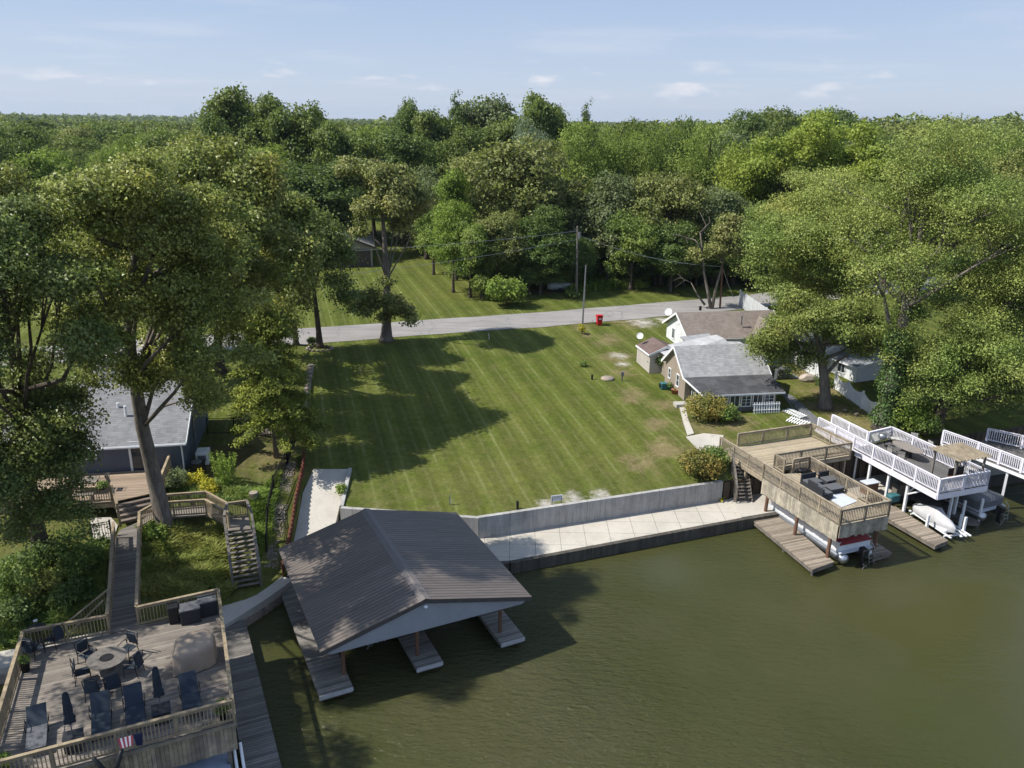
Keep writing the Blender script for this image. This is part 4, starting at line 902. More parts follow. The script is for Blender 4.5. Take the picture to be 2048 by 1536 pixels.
def planter(name, label, loc, r=.2, h=.35, fol='l_shrub', fr=.35, mat='black', fh=.3, n=260, seed=1, size=.1):
    t = thing(name, label, 'potted plant', loc); MB().lathe((0, 0, 0), [(r*.75, 0), (r, h), (r*1.05, h), (r*.9, h-.03), (.01, h-.04)], 14).build('pot', mat, t, True)
    rg = np.random.default_rng(seed); d = unit(rg, n); d[:, 2] = abs(d[:, 2]); p = d*np.array([fr, fr, fh])*(.5+.5*rg.random((n, 1)))+np.array([0, 0, h])
    V, Q = leaves(p, d+rg.normal(size=(n, 3))*.4, size, rg); o = bpy.data.objects.new('foliage', quad_mesh('foliage', V, Q, fol)); COL.objects.link(o); o.parent = t; return t
def dp(x, y, z=ZD): p = P(x, y, z); return (p.x, p.y, z)
# dining / fire table
ft = thing('fire_table', 'round tiled fire table ringed by dark chairs on deck', 'table', dp(218, 1345), 0)
MB().lathe((0, 0, 0), [(.35, 0), (.4, .1), (.3, .2), (.3, .6), (.68, .66), (.76, .68), (.76, .72), (.01, .72)], 28).build('table_top', simple('table_tile', (.15, .135, .12), .5, .35, 5), ft)
MB().cyl((0, 0, .72), .26, .03, 20).build('burner_lid', 'black', ft)
tcx = ft.location
ch0 = None; chairs = [(178, 1318, 'dark sling chair at the fire table nearest the twin bistro set'), (258, 1305, 'dark sling chair at fire table facing away from the grill cover'), (168, 1352, 'dark sling chair at the fire table, back toward deck gate'),
          (192, 1385, 'dark sling chair at fire table, second from the lake'), (228, 1378, 'dark sling chair at the fire table nearest the loungers'), (268, 1340, 'dark sling chair tucked at fire table beside the covered grill')]
for x, y, lb in chairs:
    p = Vector(dp(x, y+8)); a = math.atan2(p.y-tcx.y, p.x-tcx.x)-math.pi/2
    if ch0 is None: ch0 = tube_chair(lb, p, a, group='chairs around the fire table')
    else: place(ch0, lb, p, a)
# bistro set in the back corner
bt = thing('bistro_table', 'small round dark bistro table with papers in the deck corner', 'table', dp(78, 1283)); MB().cyl((0, 0, .68), .38, .025, 20).build('table_top', 'black', bt)
m = MB(); m.cyl((0, 0, .02), .03, .66, 8); m.cyl((0, 0, 0), .22, .03, 14); m.build('pedestal', 'black', bt)
pn = MB().box((0, 0, .0), (.16, .1, .05), .6); tag(pn.build('napkin_holder', 'white'), 'white object lying on the dark bistro table', 'holder'); COL.objects['napkin_holder'].location = (*dp(76, 1270)[:2], 3.84)
place(ch0, 'dark swivel chair right of the corner bistro table', dp(110, 1292), R_(-100)); place(ch0, 'dark swivel chair between corner bistro table and black planter', dp(70, 1312), R_(170))
for o in COL.objects:
    if o.get('label', '').startswith('dark swivel'): o['group'] = 'swivel chairs by the bistro table'
planter('potted_plant', 'black tapered pot with thin plant by the left deck railing', dp(52, 1342), .2, .45, 'l_shrub', .3, 'black', .4, 160, 3)
# grill under a tan cover
gc = thing('covered_grill', 'bulky corner grill station under a tan fabric cover', 'grill', dp(390, 1325), DF.a)
rg = random.Random(2); vs = []; n = 40; prof = [(1.04, 0.05), (1.0, .35), (.97, .8), (.93, .98), (.78, 1.1), (.45, 1.16), (.05, 1.2)]
octp = [(-1.0, -.75), (-.5, -1.0), (.35, -.85), (.95, -.5), (1.05, .35), (.75, .95), (-.15, 1.0), (-.85, .55)]
for r, z in prof:
    for k in range(n):
        t_ = k/n*8; i = int(t_); f = t_-i; a, b = octp[i], octp[(i+1) % 8]; x = a[0]+(b[0]-a[0])*f; y = a[1]+(b[1]-a[1])*f
        w_ = 1+.025*math.sin(k*2.3)+(.03*math.sin(k*1.1) if z < .4 else 0); vs.append((x*r*.86*w_, y*r*.86*w_, z+(.03*math.sin(k*.9) if z < .1 else .02*math.sin(k*.5+r*4))))
fs = [(i*n+k, i*n+(k+1) % n, (i+1)*n+(k+1) % n, (i+1)*n+k) for i in range(len(prof)-1) for k in range(n)]+[tuple((len(prof)-1)*n+k for k in range(n))]
MB().add(vs, fs).build('cover', 'cover_tan', gc, True)
m = MB(); 
for x in (-.6, .6):
    for y in (-.5, .5): m.box((x, y, .06), (.1, .1, .12))
m.build('foot', 'black', gc)
# storage boxes
def bin_(label, loc, d, mat, rz=0, name='storage_box', lidm=None):
    t = thing(name, label, 'storage box', loc, rz); MB().box((0, 0, (d[2]-.06)/2), (d[0]*.94, d[1]*.92, d[2]-.06)).build('body', mat, t, bevel=.03); MB().box((0, 0, d[2]-.03), (d[0], d[1], .07)).build('lid', lidm or mat, t, bevel=.02); return t
bin_('slim black bin standing left of the two deck storage boxes', dp(349, 1243), (.45, .5, .85), 'black', DF.a, 'deck_bin')
bin_('dark grey storage box, the left of a pair at the back railing', dp(382, 1240), (.9, .75, .75), 'wicker', DF.a, lidm='grey_wicker')
bin_('dark grey storage box in the back right deck corner', dp(417, 1226), (.85, .75, .8), 'wicker', DF.a, lidm='grey_wicker')
# loungers, side tables, umbrellas
lq = [(77, 1478, 'dark lounger with pale striped foot end, farthest from the dock side', 'grey_wicker'), (205, 1450, 'dark blue lounger second from left, beside wicker side table', 'navy'), (272, 1433, 'dark blue lounger just left of the right closed umbrella', 'navy'), (383, 1408, 'dark blue lounger nearest the corner plant and dock', 'navy')]
for x, y, lb, fm in lq: lounger(lb, dp(x, y), DF.a+R_(2), fm, 'sun loungers in a row along the front railing')
def umb(label, x, y):
    b = dp(x, y); t = thing('umbrella', label, 'umbrella', b); MB().tube([(0, 0, .3), (0, 0, 2.35)], .024, 8).build('pole', 'steel', t)
    m = MB(); n = 18; prof = [(.05, 2.4), (.1, 2.3), (.12, 2.0), (.15, 1.6), (.13, 1.42), (.2, 1.2), (.17, 1.15)]; vs = []
    for r, z in prof: vs += [(r*(1+.22*math.cos(k/n*2*math.pi*6))*math.cos(2*math.pi*k/n), r*(1+.22*math.cos(k/n*2*math.pi*6))*math.sin(2*math.pi*k/n), z) for k in range(n)]
    m.add(vs, [(i*n+k, i*n+(k+1) % n, (i+1)*n+(k+1) % n, (i+1)*n+k) for i in range(len(prof)-1) for k in range(n)]+[tuple(range(n))]).build('folded_canopy', 'navy', t, True)
    s_ = thing('side_table', 'wicker side table at the foot of '+('the left' if x < 200 else 'the right')+' closed umbrella', 'side table', b, DF.a)
    MB().box((0, 0, .27), (.62, .62, .46)).build('base', 'wicker', s_, bevel=.02); MB().box((0, 0, .52), (.68, .68, .04)).build('table_top', 'wicker', s_, bevel=.01); return t
umb('closed dark umbrella standing left between two loungers', 150, 1495); umb('closed dark umbrella standing right between two loungers', 325, 1440)
planter('potted_plant', 'leafy green plant in the front right deck corner', dp(446, 1437), .2, .4, 'l_shrub', .35, 'wicker', .5, 420, 5)
planter('potted_plant', 'pale green plant in the front left corner of deck', dp(8, 1545), .25, .3, 'l_bright', .4, 'wicker', .5, 420, 6)
# flag bunting on the front rail
fl = thing('flag_bunting', 'red and white striped bunting with dark blue field hung on the rail', 'bunting', (0, 0, 0)); fp = Vector(dp(262, 1470, 3.95)); fl.location = fp; fl.rotation_euler = (0, 0, DF.a)
for k in range(7):
    MB().slab([(-.42+.07*k, -.16, .1), (-.35+.07*k, -.16, .1), (-.30+.07*k*.8, -.3, -.22), (-.36+.07*k*.8, -.3, -.22)], .01).build('stripe', simple('flag%d' % k, (.35, .05, .08) if k % 2 == 0 else (.7, .68, .7), .8), fl)
MB().slab([(.08, -.16, .1), (.38, -.16, .1), (.34, -.28, -.34), (.14, -.28, -.3)], .012).build('blue_field', simple('flag_blue', (.012, .016, .05), .8), fl)
# moored boat under the front of the deck
bt2 = thing('motor_boat', 'boat with pale blue grey cover moored under the front deck edge', 'boat', DF.w((DF.px(398, 1540, 1.2).x, DF.px(398, 1540, 1.2).y-.4, 0)), DF.a)
m = MB(); secs = []
for i in range(9):
    t_ = i/8; y = -3.6+5.6*t_; hw_ = 1.15*(1-max(0, .35-t_)**2*4)*(1 if t_ < .9 else .97); secs.append([(-hw_*.6, y, .15), (-hw_, y, .75), (-hw_*.98, y, 1.0), (-.5, y, 1.25), (0, y, 1.42-.1*(i % 2)), (.5, y, 1.25), (hw_*.98, y, 1.0), (hw_, y, .75), (hw_*.6, y, .15)])
def loft(m, S, close=True):
    n = len(S[0]); vs = [p for s_ in S for p in s_]; fs = [(i*n+k, i*n+k+1, (i+1)*n+k+1, (i+1)*n+k) for i in range(len(S)-1) for k in range(n-1)]
    if close: fs += [tuple(range(n-1, -1, -1)), tuple((len(S)-1)*n+k for k in range(n))]
    return m.add(vs, fs)
loft(MB(), [s_[0:3]+s_[6:9] for s_ in secs]).build('hull', 'white', bt2, True); loft(MB(), [[(p[0]*1.02, p[1], p[2]+.01) for p in s_[2:7]] for s_ in secs]).build('cover', simple('boat_cover_blue', (.26, .30, .38), .7, .15, 2), bt2, True)
m = MB(); 
for x in (1.35, 1.6): m.tube([(x, -1.0, .2), (x, 0.9, 1.5)], .06, 8)
m.build('lift_guide', 'white', bt2)
orn = thing('yard_ornament', 'dark carved V shaped ornament leaning outside the front railing', 'ornament', DF.w((-4.3, -.45, 2.6))); orn.rotation_euler = (0, 0, DF.a)
for s_ in (-1, 1): MB().tube([(0, 0, -.3), (s_*.2, -.02, .3), (s_*.45, 0, .95)], [.09, .1, .07], 8).build('arm', 'black', orn, True)
# house deck furniture
q = lambda x, y, z=ZU: (P(x, y, z).x, P(x, y, z).y, z)
pt = thing('picnic_table', 'weathered rectangular outdoor dining table on the house deck', 'table', q(172, 983), LF.a); MB().box((0, 0, .72), (1.5, .95, .06)).build('table_top', 'wood_grey', pt)
for x in (-.6, .6):
    for y in (-.38, .38): MB().box((x, y, .35), (.09, .09, .7)).build('leg', 'wood_grey', pt)
bc = thing('bench', 'low grey bench in front of the house deck dining table', 'bench', q(165, 1003), LF.a); MB().box((0, 0, .43), (1.3, .35, .05)).build('seat', 'wood_grey', bc)
for x in (-.55, .55): MB().box((x, 0, .2), (.08, .3, .4)).build('leg', 'wood_grey', bc)
tube_chair('weathered wooden armchair at the end of the house deck table', q(208, 980), R_(-80), 'wood_grey', 'wood_grey', name='armchair')
planter('potted_plant', 'flower box with leafy plants on the house deck railing', q(206, 978, 4.8), .22, .2, 'l_shrub', .4, 'wicker', .3, 260, 8)
# utilities by the slate house
hb = lambda x, y: (G(x, y).x, G(x, y).y, G(x, y).z)
ac = thing('air_conditioner', 'black square air conditioner unit beside slate house wall', 'air conditioner', hb(396, 948), LF.a); MB().box((0, 0, .42), (.85, .85, .84)).build('casing', 'black', ac, bevel=.03); MB().cyl((0, 0, .845), .34, .03, 20).build('fan_grille', 'steel', ac)
gn = thing('generator', 'pale grey standby generator box behind the air conditioner', 'generator', hb(408, 925), LF.a); MB().box((0, 0, .45), (.8, 1.0, .9)).build('casing', 'white', gn, bevel=.06); MB().box((0, -.51, .5), (.5, .02, .4)).build('vent', 'cover_grey', gn)
sm = thing('tree_stump', 'cut tree stump beside the iron fence', 'stump', hb(508, 1000)); MB().lathe((0, 0, -.2), [(.36, 0), (.3, .25), (.28, .7), (.01, .7)], 14).build('stump_wood', 'bark_grey', sm); MB().cyl((0, 0, .5), .25, .02, 14).build('cut_face', 'stone', sm)
m = MB(); rr_ = random.Random(5)
rk = thing('rock_border', 'bank of pale rounded rocks behind the iron fence', 'rocks', hb(545, 868)); rk.rotation_euler = (0, 0, R_(-2))
for k in range(60): m.rock((rr_.uniform(-1.7, 1.6), rr_.uniform(-.5, .6), .1), (.35, .3, .28), k, 1)
o = m.build('stones', 'stone', rk); o['kind'] = 'stuff'
A_ = G(605, 850); B_ = G(622, 735); se = thing('stone_edging', 'row of pale limestone blocks edging the left side of lawn', 'edging', A_)
for k in range(14): p = A_.lerp(B_, k/13)-A_; MB().box((p.x, p.y, T(p.x+A_.x, p.y+A_.y)+.1-A_.z), (.42, .55, .34), rr_.uniform(-.2, .2)).build('block', 'stone', se)
m = MB(); p0 = G(640, 698)
for k in range(16): a = k/16*6.28; m.rock((p0.x+1.2*math.cos(a), p0.y+.9*math.sin(a), p0.z+.08), (.4, .35, .3), k+9, 1)
tag(m.build('stone_ring', 'stone'), 'ring of stones round the trunk by the road', 'edging')
m = MB(); rr_ = random.Random(8); 
for k in range(900):
    a = P(562, 1128, 1.2).lerp(P(600, 935, 2.6), rr_.random()); d_ = rr_.uniform(.25, .95); x, y = a.x-d_, a.y; m.rock((x, y, T(x, y)+.02), (.11, .1, .07), k, 1)
o = m.build('gravel_strip', 'stone'); o['kind'] = 'stuff'; tag(o, 'pale gravel strip between iron fence and rusty sheet piling', 'gravel')
# ---------- right timber deck over the pontoon boat
KF = F((*P(1684, 1018, 4.0)[:2], 0), 21.0); ZK = 2.95
M['deck_pale'] = planks('deck_pale', (.40, .335, .235), 0, .14, .05, .25, (.28, .235, .18)); M['rail_pale'] = simple('rail_pale', (.35, .29, .21), .8, .3, 2, c2=(.26, .22, .165))
M['skirt_pale'] = simple('skirt_pale', (.42, .375, .29), .85, .3, 2.5, c2=(.30, .27, .22), isl=.22)
kd = thing('boat_lift_deck', 'two part weathered timber deck raised over the red covered pontoon boat', 'deck', KF.loc, KF.a)
floor_(kd, [(0, 7.05), (1.64, 7.05), (1.64, 8.1), (8.2, 8.1), (8.1, 12.1), (0, 12.1)], ZK, 'deck_pale', 'upper_floor'); floor_(kd, [(0, 0), (3.65, 0), (3.65, 7.04), (0, 7.04)], ZK-.005, planks('deck_pale2', (.37, .31, .225), 90, .14, .05, .3, (.27, .23, .18)), 'lower_floor')
K = lambda x, y: (x, y, ZK)
for a, b in (((0, 0), (3.65, 0)), ((0, 0), (0, 7.05)), ((0, 7.05), (0, 12)), ((3.65, 0), (3.65, 7.0)), ((2.3, 7.0), (3.65, 7.0)), ((1.68, 8.1), (8.2, 8.1)), ((8.2, 8.1), (8.1, 12.1)), ((1.6, 12.1), (8.1, 12.1)), ((1.68, 7.1), (1.68, 8.1))):
    railing(kd, K(*a), K(*b), 1.0, 'rail_pale', .12)
skirt(kd, (-.06, 0), (-.06, 7.0), ZK-.03, ZK-1.05, 'skirt_pale', bw=.17, jag=.08); skirt(kd, (0, -.06), (3.65, -.06), ZK-.03, ZK-.78, 'skirt_pale', bw=.17, jag=.15)
m = MB(); m.beam((-.04, 7.05, ZK-.17), (-.04, 12.1, ZK-.17), .06, .24); m.beam((1.6, 8.05, ZK-.17), (8.2, 8.05, ZK-.17), .06, .24); m.beam((3.68, 0, ZK-.17), (3.68, 7, ZK-.17), .06, .24); m.beam((8.22, 8.1, ZK-.17), (8.15, 12.1, ZK-.17), .06, .24); m.build('rim_joist', 'rail_pale', kd)
for x, y in ((.12, 9), (.12, 11), (3.3, 8.3), (8.0, 8.3), (5.6, 8.3), (8.0, 11.8)): MB().box((x, y, ZK/2+.2), (.14, .14, ZK-.5)).build('support_post', 'rail_pale', kd)
m = MB(); m.beam((-.05, 11.4, 2.6), (-.05, 8.4, .9), .05, .14); m.build('brace', 'rail_pale', kd)
kp = [KF.px(1537, 1028, .5), KF.px(1590, 1070, .5), KF.px(1655, 1115, .5)]
for i, p in enumerate(kp): MB().tube([(-.02, p.y, -1.2), (.08, p.y, ZK-.1)], .11, 10).build('round_post', 'post_brown', kd)
for y in (.5, 4.0): MB().tube([(3.5, y, -1.2), (3.5, y, ZK-.1)], .12, 10).build('round_post', 'post_brown', kd)
M['dock_pale'] = planks('dock_pale', (.30, .25, .195), 0, .15, .06, .4, (.19, .165, .14))
def dock(label, fr, poly, z=.5, mat='dock_pale', posts=()):
    t = thing('dock', label, 'dock', fr.loc, fr.a); MB().prism(poly, z-.06, z+.03).build('dock_surface', mat, t); 
    cxm = sum(p[0] for p in poly)/len(poly); cym = sum(p[1] for p in poly)/len(poly); m = MB().prism([(cxm+(x-cxm)*.96, cym+(y-cym)*.985) for x, y in poly], z-.28, z-.07); m.build('dock_frame', 'wood_grey', t)
    for x, y in posts: MB().cyl((x, y, -1.2), .07, 1.2+z-.1, 8).build('pile', 'wood_grey', t)
    return t
a, b, c, d = [KF.px(x, y, .5) for x, y in ((1492, 1030), (1625, 1140), (1667, 1125), (1545, 1020))]
dock('weathered timber dock along the red covered pontoon boat', KF, [(a.x, a.y), (b.x, b.y), (c.x+.05, c.y), (d.x+.1, d.y)], posts=((b.x+.2, b.y+.2), (b.x+.4, b.y+3)))
b, c = [KF.px(x, y, .45) for x, y in ((1748, 1116), (1784, 1106))]
dock('short shaded dock right of the pontoon boat under the deck', KF, [(b.x, b.y), (c.x, c.y), (c.x+.2, c.y+7), (b.x+.2, b.y+7)], .45)
pontoon('pontoon_boat', 'silver and white pontoon boat under a dark red cover beneath timber deck', KF, 7.1, 2.5, 'cover_red', 0, 0, (1.85, .1, .28))
sx = KF.px(1478, 930, 2.7); ex = KF.px(1487, 1000, .9)
st2 = thing('staircase', 'shaded timber stairs descending beside the raised timber deck', 'stairs', KF.loc, KF.a)
sx.z = 2.75; ex.z = .95; stairs(st2, sx, ex, 1.1, 10, 'wood_grey', True)
railing(st2, sx+Vector((-.6, 0, 0)), ex+Vector((-.6, 0, 0)), .9, 'wood_grey', .16)
# outdoor sofa pieces, mat, dark heap
def kq(x, y, z=ZK): return P(x, y, z)
def sofa(label, p, rz, w_=1.3, corner=False):
    t = thing('outdoor_sofa', label, 'outdoor sofa', p, rz, 'wicker sofa pieces on the timber deck'); MB().box((0, -.05, .16), (w_, .8, .32)).build('base', 'wicker', t, bevel=.02); MB().box((0, -.1, .39), (w_-.08, .7, .12)).build('cushion', 'grey_wicker', t, bevel=.03); MB().box((0, .34, .42), (w_, .12, .68)).build('backrest', 'wicker', t, bevel=.02); return t
sofa('wicker sofa piece behind the table, left back of the seating group', kq(1622, 972), KF.a, 1.15); sofa('wicker sofa piece behind the table, right back of the seating group', kq(1657, 967), KF.a, 1.15)
sofa('wicker sofa piece on the left side nearest the dark heap', kq(1632, 984), KF.a+R_(90), .8); sofa('wicker sofa piece on left side nearest white mat', kq(1645, 995), KF.a+R_(90), .8)
t = thing('coffee_table', 'low grey wicker table in front of the sofa pieces', 'table', kq(1667, 983), KF.a); MB().box((0, 0, .17), (1.0, .7, .34)).build('base', 'wicker', t, bevel=.02); MB().box((0, 0, .36), (1.1, .8, .04)).build('table_top', 'grey_wicker', t)
pp = [KF.px(x, y, ZK) for x, y in ((1652, 994), (1681, 985), (1715, 1003), (1684, 1015))]
tag(MB().prism([tuple(KF.w(p)[:2]) for p in pp], ZK, ZK+.03).build('outdoor_rug', 'cover_white'), 'plain white rug lying on the lower timber deck', 'rug')
m = MB(); 
for k in range(9): m.rock((rr_.uniform(-.45, .45), rr_.uniform(-.22, .22), .12+rr_.uniform(0, .12)), (.55, .35, .22), k+77, 2)
o = tag(m.build('tarp', 'black', None, True), 'crumpled black tarp lying on the lower timber deck', 'tarp'); o.location = kq(1604, 944); o.rotation_euler = (0, 0, KF.a)
# stacked white picket panels
def panel(label, A, B, tilt=0):
    A = Vector(A); B = Vector(B); t = thing('loose_picket_fence', label, 'fence panel', A, math.atan2(B.y-A.y, B.x-A.x), 'loose white picket panels'); L_ = (B-A).length; m = MB(); n = int(L_/.2)
    c, s_ = math.cos(tilt), math.sin(tilt)
    for k in range(n): m.beam(((k+.5)*L_/n, 0, .03), ((k+.5)*L_/n, .9*s_, .9*c+.03), .1, .02, (0, 1, 0) if c > .5 else (0, 0, 1))
    for h in (.25, .7): m.beam((0, h*s_+.0, h*c+.05), (L_, h*s_, h*c+.05), .07, .03)
    return m.build('pickets', 'white', t)
panel('upright white picket panel leaning on the dark porch wall', G(1506, 828), G(1560, 826), .15); panel('white picket panel lying flat by the grey side path', G(1562, 822), G(1598, 842), 1.45)
panel('white picket panel lying flat behind the timber deck railing', G(1570, 842), G(1610, 858), 1.4)
# ---------- white deck with pergola
HF = F((*P(1882, 957, 4.1)[:2], 0), 20.0); ZH = 3.05
wd = thing('white_deck', 'raised white railed deck carrying oval table and pergola', 'deck', HF.loc, HF.a)
hbr = HF.px(1785, 856, 4.1); hbl = HF.px(1713, 870, 4.1); hfr = HF.px(1975, 938, 4.1)
M['deck_dark'] = planks('deck_dark', (.13, .125, .125), 90, .14, .05, .25, (.19, .17, .155))
hx = 4.1; hy = 8.3
floor_(wd, [(0, 0), (hx, 0), (hx, hy), (.2, hy-.6)], ZH, 'deck_dark')
H_ = lambda x, y: (x, y, ZH)
for a, b in (((0, 0), (hx, 0)), ((0, 0), (.2, 7.7)), ((hx, 0), (hx, hy)), ((1.7, 7.95), (hx, hy)), ((.2, 7.7), (.3, 11.6)), ((1.65, 8), (1.75, 11.8))):
    railing(wd, H_(*a), H_(*b), 1.0, 'white_rail', .13, bal=.04, pw=.12)
floor_(wd, [(.2, 7.72), (1.7, 7.95), (1.8, 12), (.3, 11.8)], ZH-.01, 'white_rail', 'ramp_floor')
m = MB(); m.beam((-.05, -.05, ZH-.22), (hx+.05, -.05, ZH-.22), .05, .38); m.beam((-.05, 0, ZH-.22), (.17, 7.7, ZH-.22), .05, .38); m.beam((hx+.05, 0, ZH-.22), (hx+.05, hy, ZH-.22), .05, .38); m.beam((.15, 7.7, ZH-.2), (.25, 11.8, ZH-.2), .05, .3); m.build('rim_joist', 'white_rail', wd)
for x, y in ((.3, 2.6), (.3, 6.0), (1.9, 7.6), (.35, 4.3), (2.4, .9), (3.2, 1.2), (3.9, 4.5), (.4, 7.5)): MB().box((x, y, ZH/2-.35), (.15, .15, ZH+.3)).build('support_post', 'white', wd)
MB().beam((.3, 2.5, ZH-1.2), (.3, 1.2, ZH-.35), .08, .1).beam((.3, 2.6, ZH-1.2), (1.7, 2.6, ZH-.4), .08, .1).build('brace', 'white', wd)
hq = lambda x, y, z=ZH: Vector(P(x, y, z))
ot = thing('patio_table', 'large oval taupe table with chairs on the white deck', 'table', hq(1812, 913), HF.a+R_(90))
MB().lathe((0, 0, 0), [(.95, .68), (1.0, .70), (1.0, .73), (.01, .735)], 32, 1.25, .62).build('table_top', simple('taupe', (.25, .22, .20), .6, .2, 3), ot); MB().box((0, 0, .34), (.7, .3, .68)).build('base', 'black', ot)
pc = None; cs = [(1790, 917, 'taupe sling chair on the left side of oval table, rear one'), (1803, 925, 'taupe sling chair on the left side of oval table, front one'), (1822, 897, 'pale sling chair behind the oval table by the railing'), (1843, 910, 'pale sling chair at the front right of the oval table')]
oc = ot.location; M['sling_taupe'] = simple('sling_taupe', (.20, .19, .175), .7); M['sling_pale'] = simple('sling_pale', (.48, .47, .45), .7)
for i, (x, y, lb) in enumerate(cs):
    p = hq(x, y); dd_ = (p-oc); dd_.z = 0; p = p+dd_.normalized()*.35; a = math.atan2(p.y-oc.y, p.x-oc.x)-math.pi/2
    if i in (0, 2): pc = tube_chair(lb, p, a, 'sling_taupe' if i == 0 else 'sling_pale', 'black', 'chairs round the oval table')
    else: place(pc, lb, p, a)
lounger('pale chaise lounge against the back railing of white deck', hq(1790, 885), HF.a+R_(50), 'sling_pale', None, 'sling_pale')
hgr = thing('grill', 'dark kettle grill at the inner end of the white deck', 'grill', hq(1762, 893), 0); MB().lathe((0, 0, .55), [(.08, 0), (.28, .1), (.32, .25), (.26, .42), (.02, .5)], 14).build('bowl', 'steel', hgr, True)
for k in range(3): MB().beam((.12*math.cos(k*2.1), .12*math.sin(k*2.1), .6), (.3*math.cos(k*2.1), .3*math.sin(k*2.1), 0), .03, .03).build('leg', 'black', hgr)
pg = thing('pergola', 'small weathered slatted pergola at the lake end of white deck', 'pergola', HF.w((2.6, 1.1, ZH)), HF.a)
PX, PYY = 1.25, 1.0
for sx_ in (-1, 1):
    for sy_ in (-1, 1): MB().box((sx_*PX*.95, sy_*PYY*.85, 1.0), (.11, .11, 2.0)).build('post', 'wood_grey', pg)
m = MB()
for sy_ in (-1, 1): m.beam((-PX-.15, sy_*PYY*.85, 1.95), (PX+.15, sy_*PYY*.85, 1.95), .05, .16)
m.build('beam', 'wood_grey', pg); m = MB()
for k in range(10): x = -PX-.05+(2*PX+.1)*k/9; m.beam((x, -PYY-.2, 2.07), (x, PYY+.25, 2.07), .07, .1)
m.build('slat_roof', 'rail_pale', pg)
sw = thing('swing_bench', 'dark metal bench under the pergola', 'bench', HF.w((2.6, .9, ZH)), HF.a); MB().box((0, 0, .42), (1.3, .5, .06)).build('seat', 'wood_red', sw); MB().box((0, .27, .7), (1.3, .05, .5)).build('backrest', 'black', sw)
for x in (-.55, .55): MB().box((x, 0, .2), (.05, .45, .4)).build('leg', 'black', sw)
a, b, c, d = [KF.px(x, y, .5) for x, y in ((1783, 1036), (1871, 1092), (1897, 1082), (1800, 1018))]
dock('pale timber dock in front of the white deck', KF, [(a.x-.3, a.y+1.6), (b.x, b.y), (c.x, c.y), (d.x, d.y+.6)], posts=((c.x-.2, c.y+.3),))
a, b = [KF.px(x, y, .5) for x, y in ((1935, 1030), (1962, 1045))]
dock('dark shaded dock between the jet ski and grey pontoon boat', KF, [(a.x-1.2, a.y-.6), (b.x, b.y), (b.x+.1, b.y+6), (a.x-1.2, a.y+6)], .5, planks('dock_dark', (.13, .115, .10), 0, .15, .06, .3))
# personal watercraft on its lift, under a cover
js = hq(1868, 1040, .55); bow = P(1912, 1062, .8); stn = P(1832, 1010, .8); rzj = math.atan2(bow.y-stn.y, bow.x-stn.x)-math.pi/2
jt = thing('jet_ski', 'jet ski under a pale grey cover with dark lettering', 'jet ski', ((bow.x+stn.x)/2, (bow.y+stn.y)/2, .45), rzj)
S = []
for t_, hw_, zt in ((-1.75, .35, .55), (-1.6, .5, .62), (-1.0, .58, .78), (-.5, .6, .98), (-.1, .58, 1.08), (.25, .5, 1.2), (.6, .5, .95), (1.1, .42, .78), (1.5, .25, .65), (1.8, .05, .5)):
    S.append([(-hw_*.9, t_, .15), (-hw_, t_, .42), (-hw_*.8, t_, .42+(zt-.42)*.45), (-hw_*.25, t_, zt*.98), (0, t_, zt), (hw_*.25, t_, zt*.98), (hw_*.8, t_, .42+(zt-.42)*.45), (hw_, t_, .42), (hw_*.9, t_, .15)])
loft(MB(), S).build('cover', simple('jet_cover', (.44, .44, .45), .6, .12, 2), jt, True)
MB().box((0, -.05, .12), (.9, 3.0, .24)).build('hull', 'white', jt, bevel=.08)
cu = bpy.data.curves.new('lettering', 'FONT'); cu.body = 'JETSKI'; cu.size = .42; cu.extrude = .004; cu.align_x = 'CENTER'; cu.materials.append(M['black'])
lt_ = bpy.data.objects.new('lettering', cu); COL.objects.link(lt_); dg = bpy.context.evaluated_depsgraph_get(); me = bpy.data.meshes.new_from_object(lt_.evaluated_get(dg)); bpy.data.objects.remove(lt_)
vv = np.zeros(len(me.vertices)*3); me.vertices.foreach_get('co', vv); vv = vv.reshape(-1, 3)
# wrap the word along the port side of the cover: text x -> -y (bow to stern), text y -> up the flank
tx, ty, tz = vv[:, 0].copy(), vv[:, 1].copy(), vv[:, 2].copy()
ys = np.array([s_[0][1] for s_ in S]); hwv = np.array([s_[1][0] for s_ in S]); z2 = np.array([s_[2][2] for s_ in S]); z3 = np.array([s_[3][2] for s_ in S])
yy = -tx*1.0+.35; hwi = np.interp(yy, ys, -hwv); zi2 = np.interp(yy, ys, z2); zi3 = np.interp(yy, ys, z3); f_ = .05+ty/.42*.75
X = -(hwi*.8*(1-f_)+hwi*.25*f_)-.012; Z = zi2*(1-f_)+zi3*f_+.012
me.vertices.foreach_set('co', np.stack([X, yy, Z+tz], 1).ravel()); me.update(); me.materials.clear(); me.materials.append(M['black']); lo = bpy.data.objects.new('lettering', me); COL.objects.link(lo); lo.parent = jt
lf = thing('boat_lift', 'white rail lift carrying the covered jet ski', 'boat lift', ((bow.x+stn.x)/2, (bow.y+stn.y)/2, 0), rzj)
for x in (-1.05, -.75, -.4, .4): MB().beam((x, -1.9, .42), (x, 2.0, .42), .12, .06).build('rail', 'white', lf)
for y in (-1.5, 0, 1.6): MB().beam((-1.1, y, .34), (.6, y, .34), .08, .08).build('cross_rail', 'white', lf)
for x, y in ((-1.15, .9), (-1.15, 1.25), (1.0, .5)): MB().box((x, y, .4), (.14, .14, 1.9)).build('post', 'white', lf)
